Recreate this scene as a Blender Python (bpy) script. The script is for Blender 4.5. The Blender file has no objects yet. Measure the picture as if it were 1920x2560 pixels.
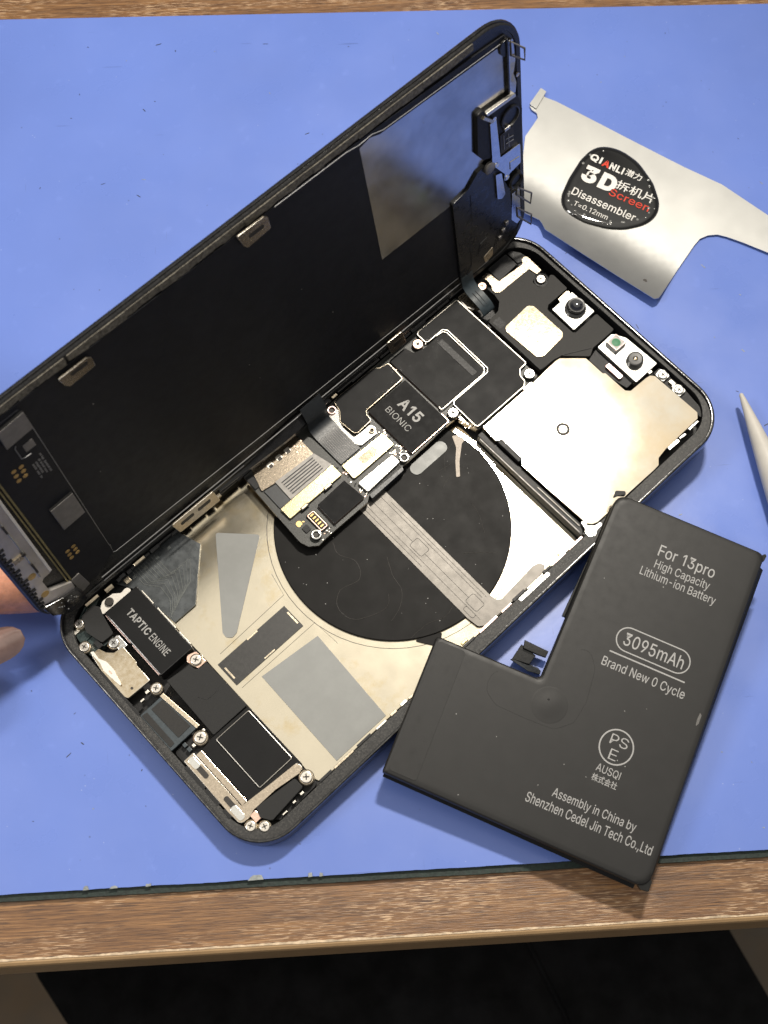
import bpy, bmesh, math, random
from mathutils import Matrix, Vector
random.seed(7)
MM = 0.001
SC = bpy.context.scene
COL = SC.collection

# ------------------------------------------------------------------ camera
def mat_axes(o, ax, ay, az):
    return Matrix(((ax[0], ay[0], az[0], o[0]), (ax[1], ay[1], az[1], o[1]), (ax[2], ay[2], az[2], o[2]), (0, 0, 0, 1)))
cam = bpy.data.cameras.new('camera')
co = bpy.data.objects.new('camera', cam); COL.objects.link(co); SC.camera = co
right, down, fwd = (0.99793, -0.059819, 0.023595), (-0.047116, -0.929893, -0.364801), (0.043763, 0.362934, -0.930787)
co.matrix_world = mat_axes((-0.0135339, -0.112239, 0.28785), right, [-c for c in down], [-c for c in fwd])
cam.sensor_fit = 'VERTICAL'; cam.sensor_height = 36.0
cam.lens = 36.0 * 3332.0 / 2560.0
cam.clip_start = 0.01; cam.clip_end = 10
cam.dof.use_dof = True; cam.dof.focus_distance = 0.305; cam.dof.aperture_fstop = 34

# ------------------------------------------------------------------ world and lamps (an indoor bench: no sky, no sun)
w = bpy.data.worlds.new('World'); SC.world = w; w.use_nodes = True
bg = w.node_tree.nodes['Background']
wn = w.node_tree.nodes; wt = wn.new('ShaderNodeTexCoord'); wx = wn.new('ShaderNodeSeparateXYZ'); wr = wn.new('ShaderNodeValToRGB')
w.node_tree.links.new(wt.outputs['Generated'], wx.inputs[0]); w.node_tree.links.new(wx.outputs['Z'], wr.inputs[0]); w.node_tree.links.new(wr.outputs[0], bg.inputs[0])
e = wr.color_ramp.elements          # a dim room under a pale, warm, lit ceiling
e[0].position = .30; e[0].color = (.19, .19, .20, 1); e[1].position = .9; e[1].color = (.92, .875, .79, 1)
q = e.new(.66); q.color = (.13, .125, .12, 1)
bg.inputs[1].default_value = 1.0
SC.view_settings.view_transform = 'Standard'; SC.view_settings.look = 'None'
SC.view_settings.exposure = 0.0; SC.view_settings.gamma = 1.0
SC.view_settings.use_curve_mapping = False

PH_O = (-31.0924, -78.8135, 6.8281)
PH_X, PH_Y, PH_Z = (0.767391, 0.640281, 0.033943), (-0.64065, 0.767833, 0.0), (-0.026062, -0.021745, 0.999424)
PHM = mat_axes([c * MM for c in PH_O], PH_X, PH_Y, PH_Z)

def area(name, loc, target, sx, sy, watts, col):
    ld = bpy.data.lights.new(name, 'AREA'); ld.shape = 'RECTANGLE'; ld.size = sx; ld.size_y = sy; ld.energy = watts; ld.color = col
    o = bpy.data.objects.new(name, ld); COL.objects.link(o)
    z = (Vector(loc) - Vector(target)).normalized(); x = (Vector((1, 0, 0)) - z * z.x).normalized(); y = z.cross(x)
    o.matrix_world = mat_axes(loc, x, y, z)      # a long bar, its length along the bench
    return o
lamp_pos = PHM @ Vector((0.258, 0.126, 0.42))
area('bench_lamp', lamp_pos, PHM @ Vector((-0.08, 0.06, 0)), 0.045, 0.022, 1.28, (1.0, 0.93, 0.82)).data.spread = math.radians(125)
area('left_fill_lamp', (-0.60, -0.06, 0.76), (0, 0, 0), 0.22, 0.16, 2.5, (1.0, 0.97, 0.92))  # soft fill lamp added on the left to lift mat, thumb and screen

# ------------------------------------------------------------------ materials
MATS = {}
def lin(c):
    return tuple(((x / 12.92) if x <= .04045 else ((x + .055) / 1.055) ** 2.4) for x in c)
def material(name, base, rough=.5, metal=0., var=.15, vs=.6, bump=0., bs=4., spec=.5, rvar=.08, coat=0., alpha=1., sss=0., base2=None, detail=4., emit=None, lo=.35, hi=.65):
    """procedural principled material: colour, roughness and relief all vary with noise measured in millimetres"""
    m = bpy.data.materials.new(name); m.use_nodes = True
    nt = m.node_tree; N = nt.nodes; L = nt.links
    b = N['Principled BSDF']
    tc = N.new('ShaderNodeTexCoord'); mp = N.new('ShaderNodeMapping'); mp.inputs['Scale'].default_value = (1000, 1000, 1000)
    L.new(tc.outputs['Object'], mp.inputs[0])
    n1 = N.new('ShaderNodeTexNoise'); n1.inputs['Scale'].default_value = vs; n1.inputs['Detail'].default_value = detail; n1.inputs['Roughness'].default_value = .65
    L.new(mp.outputs[0], n1.inputs[0])
    r = N.new('ShaderNodeValToRGB')
    r.color_ramp.elements[0].position = lo; r.color_ramp.elements[1].position = hi
    c0 = [x * (1 - var) for x in base]; c1 = [min(1, x * (1 + var)) for x in base]
    if base2: c0, c1 = base, base2
    r.color_ramp.elements[0].color = (*c0, 1); r.color_ramp.elements[1].color = (*c1, 1)
    L.new(n1.outputs[0], r.inputs[0]); L.new(r.outputs[0], b.inputs['Base Color'])
    mr = N.new('ShaderNodeMapRange'); mr.inputs[1].default_value = .3; mr.inputs[2].default_value = .7
    mr.inputs[3].default_value = max(.02, rough - rvar); mr.inputs[4].default_value = min(1, rough + rvar)
    n2 = N.new('ShaderNodeTexNoise'); n2.inputs['Scale'].default_value = vs * 2.3; n2.inputs['Detail'].default_value = 3
    L.new(mp.outputs[0], n2.inputs[0]); L.new(n2.outputs[0], mr.inputs[0]); L.new(mr.outputs[0], b.inputs['Roughness'])
    b.inputs['Metallic'].default_value = metal
    b.inputs['Specular IOR Level'].default_value = spec
    b.inputs['Coat Weight'].default_value = coat; b.inputs['Coat Roughness'].default_value = .06
    b.inputs['Alpha'].default_value = alpha
    if sss:
        b.inputs['Subsurface Weight'].default_value = sss; b.inputs['Subsurface Radius'].default_value = (.003, .0012, .0006); b.inputs['Subsurface Scale'].default_value = 1
    if bump:
        n3 = N.new('ShaderNodeTexNoise'); n3.inputs['Scale'].default_value = bs; n3.inputs['Detail'].default_value = 3
        L.new(mp.outputs[0], n3.inputs[0])
        bp = N.new('ShaderNodeBump'); bp.inputs['Strength'].default_value = bump; bp.inputs['Distance'].default_value = .0001
        L.new(n3.outputs[0], bp.inputs['Height']); L.new(bp.outputs[0], b.inputs['Normal'])
    MATS[name] = m
    return m
def M(n): return MATS[n]

material('black_gloss', (.012, .012, .013), .16, 0, .4, .8, .06, 3, .6, .1)
material('black_rim', (.09, .088, .085), .27, 1, .5, .5, .12, .6, .5, .08)
material('ledge_black', (.008, .008, .0085), .5, 0, .5, 3.2, .4, 5, .35, .12, base2=(.085, .081, .074), lo=.46, hi=.78)
material('cavity_black', (.006, .006, .007), .5, 0, .3, 2, .2, 3, .4)
material('chip_black', (.010, .010, .0105), .5, 0, .12, .3, .02, 12, .08, .04)
material('shield_black', (.009, .009, .0095), .48, 0, .10, .15, .015, 10, .12, .03)
material('matte_black', (.019, .019, .019), .65, 0, .22, 6, .10, 14, .25, .06)
material('plastic_black', (.009, .009, .010), .5, 0, .25, 2, .08, 6, .3, .1)
material('cover_grey', (.024, .023, .022), .58, 0, .14, 4, .06, 12, .25, .06)
material('bright_edge', (.62, .59, .53), .42, 1, .1, 2)
material('silver', (.76, .75, .73), .22, 1, .08, 1.2, .1, 5)
material('shield_metal', (.84, .69, .48), .08, 1, .0, .05, .07, 5, base2=(.88, .82, .70), rvar=.012, detail=8)
material('gold_metal', (.64, .52, .35), .12, 1, .0, .9, .09, 5, base2=(.82, .72, .56), rvar=.02, detail=6, lo=.36, hi=.64)
material('plate_metal', (.78, .65, .42), .15, 1, .07, .10, .085, 5, base2=(.84, .76, .60), detail=8, rvar=.015, lo=.32, hi=.47)
material('connector_metal', (.84, .74, .46), .2, 1, .12, 1.2, .16, 5, detail=6, rvar=.03)
material('tan_metal', (.60, .51, .40), .2, 1, .12, 1.8, .10, 6)
material('warm_metal', (.58, .50, .38), .3, 1, .16, 1.5, .08, 6)
material('screw_metal', (.78, .73, .66), .26, 1, .15, 3, .05, 6)
material('copper_metal', (.80, .56, .45), .3, 1, .12, 3)
material('pink_metal', (.62, .46, .42), .35, 1, .12, 3)
material('gold_pad', (.62, .42, .16), .38, .8, .12, 3)
material('recess_dark', (.03, .026, .022), .5, .3, .3, 4)
material('white_bracket', (.72, .68, .62), .45, .1, .08, 2)
material('white_metal', (.82, .81, .77), .16, 1, .05, 3, .08, 6)
material('coil_film', (.0055, .005, .0048), .48, 0, .2, .12, .02, .35, .12, .03)
material('flex_foil', (.105, .096, .085), .38, .45, .10, .35, .06, 9, rvar=.03)
material('flex_dark', (.020, .023, .027), .36, 0, .2, 1.2, .08, 5, .5)
material('flex_blue', (.030, .042, .050), .4, 0, .2, 1.2, .05, 6, .5)
material('flex_clear', (.075, .083, .088), .3, .25, .22, .35, .1, 3, .5)
material('flex_trace', (.16, .17, .165), .35, .3, .15, 1)
material('pad_grey', (.235, .24, .232), .42, 0, .04, .25, .03, 10, .4, .05)
material('tape_black', (.016, .015, .014), .4, 0, .3, 1.5, .1, 6)
material('foil_silver', (.46, .43, .37), .38, .7, .14, 1.2, .25, 3)
material('foil_gold', (.85, .68, .36), .22, 1, .2, 2)
material('glue', (.42, .36, .30), .5, 0, .2, 3, .4, 5)
material('film_line', (.040, .036, .032), .4, 0, .2, 1)
material('pcb', (.016, .017, .014), .42, 0, .4, 3, .25, 6)
material('teal_plastic', (.020, .034, .034), .32, 0, .35, .8, .1, 4)
material('mark_grey', (.30, .295, .285), .5, 0, .04, 2)
material('mark_light', (.34, .335, .33), .5, 0, .05, 2)
material('battery_wrap', (.0155, .015, .0147), .48, 0, .08, .2, .03, .25, .38, .04)
material('battery_film', (.008, .008, .008), .35, 0, .2, .5, .04, 2, .3)
material('battery_tape', (.016, .0155, .0152), .46, 0, .08, .25, .03, .4, .38)
material('scuff', (.12, .115, .11), .6, 0, .3, 4)
material('lid_foil', (.0075, .0082, .0115), .5, 0, .18, .2, .02, 8, .25, .06)
material('lid_mirror', (.50, .49, .48), .19, 1, .14, .10, .008, .4, rvar=.03)
material('lid_flex', (.012, .0125, .014), .3, 0, .15, .3, .2, .5, .5)
material('lid_frame', (.012, .012, .0125), .32, 0, .3, 1.2, .15, 4, .5)
material('adhesive', (.07, .062, .05), .6, 0, .4, 1.6, .5, 3, .3, base2=(.20, .185, .15), lo=.4, hi=.7)
material('lid_plate', (.62, .59, .56), .36, .75, .10, .25, .04, 6)
material('chip_grey', (.20, .19, .18), .45, .5, .10, .6, .06, 10)
material('line_grey', (.22, .22, .225), .35, .5, .1, 1)
material('gold_line', (.26, .22, .10), .4, .5, .15, 1)
material('sensor_metal', (.62, .62, .63), .14, 1, .08, .6, .05, 4)
material('lens_glass', (.004, .005, .010), .05, 0, .1, 2, 0, 1, .8, .02, coat=1)
material('lens_barrel', (.012, .012, .012), .35, 0, .2, 2)
material('green_glass', (.012, .16, .06), .5, 0, .2, 2)
material('blade_steel', (.60, .60, .58), .36, 1, .03, .08, .015, 2.5, rvar=.012)
material('sticker_black', (.006, .006, .006), .06, 0, .1, 1, 0, 1, .6, .02, coat=1)
material('letter_white', (.74, .72, .68), .3, 0, .03, 2)
material('letter_red', (.60, .045, .02), .3, 0, .03, 2)
material('bubble', (.22, .22, .21), .08, 0, .1, 2, coat=1)
material('ivory', (.50, .475, .43), .5, 0, .06, .15, .06, 2, .35)
material('stylus_blue', (.17, .20, .26), .5, 0, .08, .2)
material('skin', (.56, .265, .175), .42, 0, .16, .5, .5, 1.6, .4, sss=.2)
material('nail', (.33, .215, .185), .14, 0, .10, .3, .04, 2, .5, coat=.7)
material('edge_band', (.36, .23, .115), .4, 0, .08, .2)
material('edge_line', (.52, .40, .27), .5, 0, .3, .6, .3, 3)
material('mat_base', (.006, .016, .012), .65, 0, .5, 1.2, .5, 2)
material('floor_brown', (.085, .075, .06), .6, 0, .2, .01, base2=(.13, .085, .045))
material('seat_black', (.0022, .0022, .0025), .8, 0, .5, .05, .0, 1, .15, base2=(.0075, .0075, .0085))
material('crumb_white', (.24, .26, .26), .4, 0, .3, 1, .4, 2)

# blue silicone mat: faint cloudy wear, thin scratches and specks that belong to the mat itself
def mat_material():
    m = bpy.data.materials.new('mat_blue'); m.use_nodes = True
    nt = m.node_tree; N = nt.nodes; L = nt.links; b = N['Principled BSDF']
    tc = N.new('ShaderNodeTexCoord')
    def mapped(scale, rot=0):
        mp = N.new('ShaderNodeMapping'); mp.inputs['Scale'].default_value = [1000 * s for s in scale]; mp.inputs['Rotation'].default_value[2] = rot
        L.new(tc.outputs['Object'], mp.inputs[0]); return mp
    def noise(mp, s, d=3):
        n = N.new('ShaderNodeTexNoise'); n.inputs['Scale'].default_value = s; n.inputs['Detail'].default_value = d
        L.new(mp.outputs[0], n.inputs[0]); return n
    def ramp(src, p0, p1, inv=False):
        r = N.new('ShaderNodeMapRange'); r.inputs[1].default_value = p0; r.inputs[2].default_value = p1
        r.inputs[3].default_value = 1 if inv else 0; r.inputs[4].default_value = 0 if inv else 1
        L.new(src, r.inputs[0]); return r
    def mix(a, bcol, fac, k):
        mu = N.new('ShaderNodeMath'); mu.operation = 'MULTIPLY'; mu.inputs[1].default_value = k; L.new(fac, mu.inputs[0])
        x = N.new('ShaderNodeMix'); x.data_type = 'RGBA'; L.new(mu.outputs[0], x.inputs[0])
        if isinstance(a, tuple): x.inputs[6].default_value = (*a, 1)
        else: L.new(a, x.inputs[6])
        x.inputs[7].default_value = (*bcol, 1); return x.outputs[2]
    base = MAT_BLUE
    one = mapped((1, 1, 1))
    c = mix(base, tuple(x * 1.12 for x in base), ramp(noise(one, .018, 5).outputs[0], .35, .65).outputs[0], 1)
    c = mix(c, tuple(min(1, x * 1.35 + .05) for x in base), ramp(noise(one, .25, 6).outputs[0], .62, .8).outputs[0], .25)
    v = N.new('ShaderNodeTexVoronoi'); v.inputs['Scale'].default_value = .14; L.new(one.outputs[0], v.inputs[0])
    c = mix(c, (.05, .07, .16), ramp(v.outputs['Distance'], .012, .04, True).outputs[0], .7)
    v2 = N.new('ShaderNodeTexVoronoi'); v2.inputs['Scale'].default_value = .23; v2.inputs['Randomness'].default_value = 1; L.new(mapped((1, 1, 1), 1.1).outputs[0], v2.inputs[0])
    c = mix(c, (.55, .62, .8), ramp(v2.outputs['Distance'], .012, .035, True).outputs[0], .5)
    s1 = noise(mapped((.05, 1.1, 1), .9), 1.0, 2)
    c = mix(c, tuple(x * .55 for x in base), ramp(s1.outputs[0], .735, .76).outputs[0], .5)
    s2 = noise(mapped((1.3, .06, 1), .2), 1.0, 2)
    c = mix(c, tuple(x * .6 for x in base), ramp(s2.outputs[0], .74, .765).outputs[0], .45)
    L.new(c, b.inputs['Base Color'])
    rr = ramp(noise(one, .06, 5).outputs[0], .3, .7); rr.inputs[3].default_value = .24; rr.inputs[4].default_value = .42
    L.new(rr.outputs[0], b.inputs['Roughness'])
    b.inputs['Specular IOR Level'].default_value = .5
    bp = N.new('ShaderNodeBump'); bp.inputs['Strength'].default_value = .12; bp.inputs['Distance'].default_value = .0001
    L.new(noise(one, .5, 4).outputs[0], bp.inputs['Height']); L.new(bp.outputs[0], b.inputs['Normal'])
    MATS['mat_blue'] = m
MAT_BLUE = (.119, .190, .53)
mat_material()

def wood_material():
    m = bpy.data.materials.new('wood_laminate'); m.use_nodes = True
    nt = m.node_tree; N = nt.nodes; L = nt.links; b = N['Principled BSDF']
    tc = N.new('ShaderNodeTexCoord')
    def noise(scale, d, rough=.6):
        mp = N.new('ShaderNodeMapping'); mp.inputs['Scale'].default_value = [1000 * s for s in scale]; L.new(tc.outputs['Object'], mp.inputs[0])
        n = N.new('ShaderNodeTexNoise'); n.inputs['Scale'].default_value = 1; n.inputs['Detail'].default_value = d; n.inputs['Roughness'].default_value = rough
        L.new(mp.outputs[0], n.inputs[0]); return n
    g = noise((.025, .8, 1), 8, .7); r = N.new('ShaderNodeValToRGB')
    e = r.color_ramp.elements; e[0].position = .36; e[0].color = (.045, .018, .008, 1); e[1].position = .64; e[1].color = (.33, .172, .064, 1)
    x = e.new(.5); x.color = (.175, .083, .031, 1)
    f = noise((.10, 3.4, 1), 5, .65); av = N.new('ShaderNodeMix'); av.data_type = 'FLOAT'; av.inputs[0].default_value = .5      # broad figure and fine pores together
    L.new(g.outputs[0], av.inputs[2]); L.new(f.outputs[0], av.inputs[3]); L.new(av.outputs[0], r.inputs[0])
    # light open-pore dashes, a different patch density along the board
    p = noise((.30, 4.6, 1), 1.5, .5); pr = N.new('ShaderNodeMapRange'); pr.inputs[1].default_value = .555; pr.inputs[2].default_value = .61; L.new(p.outputs[0], pr.inputs[0])
    q = noise((.03, .12, 1), 2); qr = N.new('ShaderNodeMapRange'); qr.inputs[1].default_value = .42; qr.inputs[2].default_value = .60; L.new(q.outputs[0], qr.inputs[0])
    mu = N.new('ShaderNodeMath'); mu.operation = 'MULTIPLY'; L.new(pr.outputs[0], mu.inputs[0]); L.new(qr.outputs[0], mu.inputs[1])
    mx = N.new('ShaderNodeMix'); mx.data_type = 'RGBA'; L.new(mu.outputs[0], mx.inputs[0]); L.new(r.outputs[0], mx.inputs[6]); mx.inputs[7].default_value = (.50, .335, .20, 1)
    d = noise((.16, 3.4, 3), 4, .6); dr = N.new('ShaderNodeMapRange'); dr.inputs[1].default_value = .54; dr.inputs[2].default_value = .66; L.new(d.outputs[0], dr.inputs[0])
    m2 = N.new('ShaderNodeMix'); m2.data_type = 'RGBA'; L.new(dr.outputs[0], m2.inputs[0]); L.new(mx.outputs[2], m2.inputs[6]); m2.inputs[7].default_value = (.06, .027, .013, 1)
    L.new(m2.outputs[2], b.inputs['Base Color']); b.inputs['Roughness'].default_value = .45
    bp = N.new('ShaderNodeBump'); bp.inputs['Strength'].default_value = .4; bp.inputs['Distance'].default_value = .0002
    L.new(p.outputs[0], bp.inputs['Height']); L.new(bp.outputs[0], b.inputs['Normal'])
    MATS['wood_laminate'] = m
wood_material()

# ------------------------------------------------------------------ mesh helpers (all shapes given in millimetres)
def link(name, bm, mats, parent=None, smooth=False):
    me = bpy.data.meshes.new(name)
    bmesh.ops.recalc_face_normals(bm, faces=bm.faces)
    bmesh.ops.scale(bm, vec=(MM, MM, MM), verts=bm.verts)
    bm.to_mesh(me); bm.free()
    for m in (mats if isinstance(mats, (list, tuple)) else [mats]): me.materials.append(M(m))
    if smooth:
        for p in me.polygons: p.use_smooth = True
    if any(p.use_smooth for p in me.polygons): me.set_sharp_from_angle(angle=math.radians(27))
    o = bpy.data.objects.new(name, me); COL.objects.link(o)
    if parent: o.parent = parent
    return o
def fillet(pts, r, n=5):
    """round the corners of a polygon; r is one radius or one per corner"""
    out = []; k = len(pts)
    for i in range(k):
        p = Vector(pts[i]); a = Vector(pts[i - 1]) - p; b = Vector(pts[(i + 1) % k]) - p
        rr = r[i] if isinstance(r, (list, tuple)) else r
        la, lb = a.length, b.length
        if rr <= 0 or la < 1e-6 or lb < 1e-6: out.append(tuple(p)); continue
        a.normalize(); b.normalize()
        ang = math.acos(max(-1, min(1, a.dot(b))))
        if ang > 3.0: out.append(tuple(p)); continue
        d = min(rr / math.tan(ang / 2), la * .48, lb * .48)
        p0, p1 = p + a * d, p + b * d
        for j in range(n + 1):
            t = j / n
            q = p0 * (1 - t) ** 2 + p * 2 * t * (1 - t) + p1 * t * t
            q2 = p0.lerp(p1, t)
            out.append(tuple(q * .85 + q2 * .15) if 0 < j < n else tuple(q))
    return out
def rect(x0, y0, x1, y1): return [(x0, y0), (x1, y0), (x1, y1), (x0, y1)]
def rrect(x0, y0, x1, y1, r, n=8):
    out = []
    for cx, cy, a0 in ((x1 - r, y0 + r, -90), (x1 - r, y1 - r, 0), (x0 + r, y1 - r, 90), (x0 + r, y0 + r, 180)):
        for j in range(n + 1):
            a = math.radians(a0 + 90 * j / n); out.append((cx + r * math.cos(a), cy + r * math.sin(a)))
    return out
def circle(cx, cy, r, n=28): return [(cx + r * math.cos(6.28318 * i / n), cy + r * math.sin(6.28318 * i / n)) for i in range(n)]
def add_prism(bm, pts, z0, z1, bev=0., mi=0, mside=None, mbev=None):
    if sum(pts[i - 1][0] * pts[i][1] - pts[i][0] * pts[i - 1][1] for i in range(len(pts))) < 0: pts = pts[::-1]
    vb = [bm.verts.new((x, y, z0)) for x, y in pts]; vt = [bm.verts.new((x, y, z1)) for x, y in pts]
    k = len(pts); top = bm.faces.new(vt); top.material_index = mi
    bot = bm.faces.new(vb[::-1]); bot.material_index = mside if mside is not None else mi
    for i in range(k):
        f = bm.faces.new((vb[i], vb[(i + 1) % k], vt[(i + 1) % k], vt[i])); f.material_index = mside if mside is not None else mi
    if bev:
        r = bmesh.ops.bevel(bm, geom=list(top.edges), offset=bev, segments=2, affect='EDGES', profile=.6, clamp_overlap=True)
        if mbev is not None:
            for f in r['faces']: f.material_index = mbev
def slab(name, pts, z0, z1, mats, parent, bev=.08, r=0, mside=None, mbev=None):
    bm = bmesh.new()
    if r: pts = fillet(pts, r)
    add_prism(bm, pts, z0, z1, bev, 0, mside, mbev)
    return link(name, bm, mats, parent)
PATTERN = {'trace', 'rib', 'cable_line', 'groove', 'flex_rib', 'chip_wires', 'outline', 'flex_crease', 'etched_patch', 'slot_shadow', 'socket_pin', 'fruit_mark', 'tape_mark', 'bead_marks'}     # pieces that are one surface pattern
def slabs(name, plist, z0, z1, mats, parent, bev=.05, r=0):
    if name not in PATTERN:                 # each piece an object of its own
        for p in plist: o = slab(name, p, z0, z1, mats, parent, bev, r)
        return o
    bm = bmesh.new()
    for p in plist: add_prism(bm, fillet(p, r) if r else p, z0, z1, bev)
    return link(name, bm, mats, parent)
def loops_mesh(loops, cap0=True, cap1=True, mis=None):
    bm = bmesh.new(); V = [[bm.verts.new(p) for p in lp] for lp in loops]; k = len(loops[0])
    for j in range(len(V) - 1):
        for i in range(k):
            f = bm.faces.new((V[j][i], V[j][(i + 1) % k], V[j + 1][(i + 1) % k], V[j + 1][i]))
            if mis: f.material_index = mis[j]
            f.smooth = True
    if cap0: bm.faces.new(V[0][::-1]).material_index = mis[0] if mis else 0
    if cap1: bm.faces.new(V[-1]).material_index = mis[-1] if mis else 0
    return bm
def lathe(cx, cy, prof, n=32, mis=None, cap0=True, cap1=True):
    return loops_mesh([[(cx + r * math.cos(6.283185 * i / n), cy + r * math.sin(6.283185 * i / n), z) for i in range(n)] for r, z in prof], cap0, cap1, mis)
def add_tube(bm, pts, r, n=6, closed=False):
    P = [Vector(p) for p in pts]; k = len(P); rings = []
    for i in range(k):
        a = P[i - 1] if (i > 0 or closed) else P[0]; b = P[(i + 1) % k] if (i < k - 1 or closed) else P[-1]
        t = (b - a).normalized(); up = Vector((0, 0, 1)) if abs(t.z) < .9 else Vector((1, 0, 0))
        s = t.cross(up).normalized(); u = s.cross(t)
        rr = r[i] if isinstance(r, (list, tuple)) else r
        rings.append([bm.verts.new(P[i] + (s * math.cos(6.28318 * j / n) + u * math.sin(6.28318 * j / n)) * rr) for j in range(n)])
    for i in range(k if closed else k - 1):
        A, B = rings[i], rings[(i + 1) % k]
        for j in range(n): bm.faces.new((A[j], A[(j + 1) % n], B[(j + 1) % n], B[j])).smooth = True
    if not closed: bm.faces.new(rings[0][::-1]); bm.faces.new(rings[-1])
def tube(name, paths, r, m, parent, closed=False, n=6):
    if name not in PATTERN:
        for p in paths:
            bm = bmesh.new(); add_tube(bm, p, r, n, closed); o = link(name, bm, m, parent)
        return o
    bm = bmesh.new()
    for p in paths: add_tube(bm, p, r, n, closed)
    return link(name, bm, m, parent)
def ribbon(name, path, u0, u1, th, m, parent, skew=0., n=6):
    """a flex cable: (v, z) path smoothed and extruded along u"""
    P = [Vector((a, b)) for a, b in path]; Q = []
    for i in range(len(P) - 1):
        p0, p1, p2, p3 = P[max(0, i - 1)], P[i], P[i + 1], P[min(len(P) - 1, i + 2)]
        for j in range(n):
            t = j / n
            Q.append(.5 * ((2 * p1) + (p2 - p0) * t + (2 * p0 - 5 * p1 + 4 * p2 - p3) * t * t + (3 * p1 - p0 - 3 * p2 + p3) * t ** 3))
    Q.append(P[-1]); bm = bmesh.new(); rows = []
    for i, q in enumerate(Q):
        t = (Q[min(i + 1, len(Q) - 1)] - Q[max(i - 1, 0)]).normalized(); nn = Vector((-t.y, t.x)) * th / 2; s = skew * i / (len(Q) - 1)
        rows.append([bm.verts.new(c) for c in ((u0 + s, q.x + nn.x, q.y + nn.y), (u1 + s, q.x + nn.x, q.y + nn.y), (u1 + s, q.x - nn.x, q.y - nn.y), (u0 + s, q.x - nn.x, q.y - nn.y))])
    for a, b in zip(rows, rows[1:]):
        for j in range(4): bm.faces.new((a[j], a[(j + 1) % 4], b[(j + 1) % 4], b[j])).smooth = j in (0, 2)
    bm.faces.new(rows[0]); bm.faces.new(rows[-1][::-1])
    return link(name, bm, m, parent)
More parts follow.
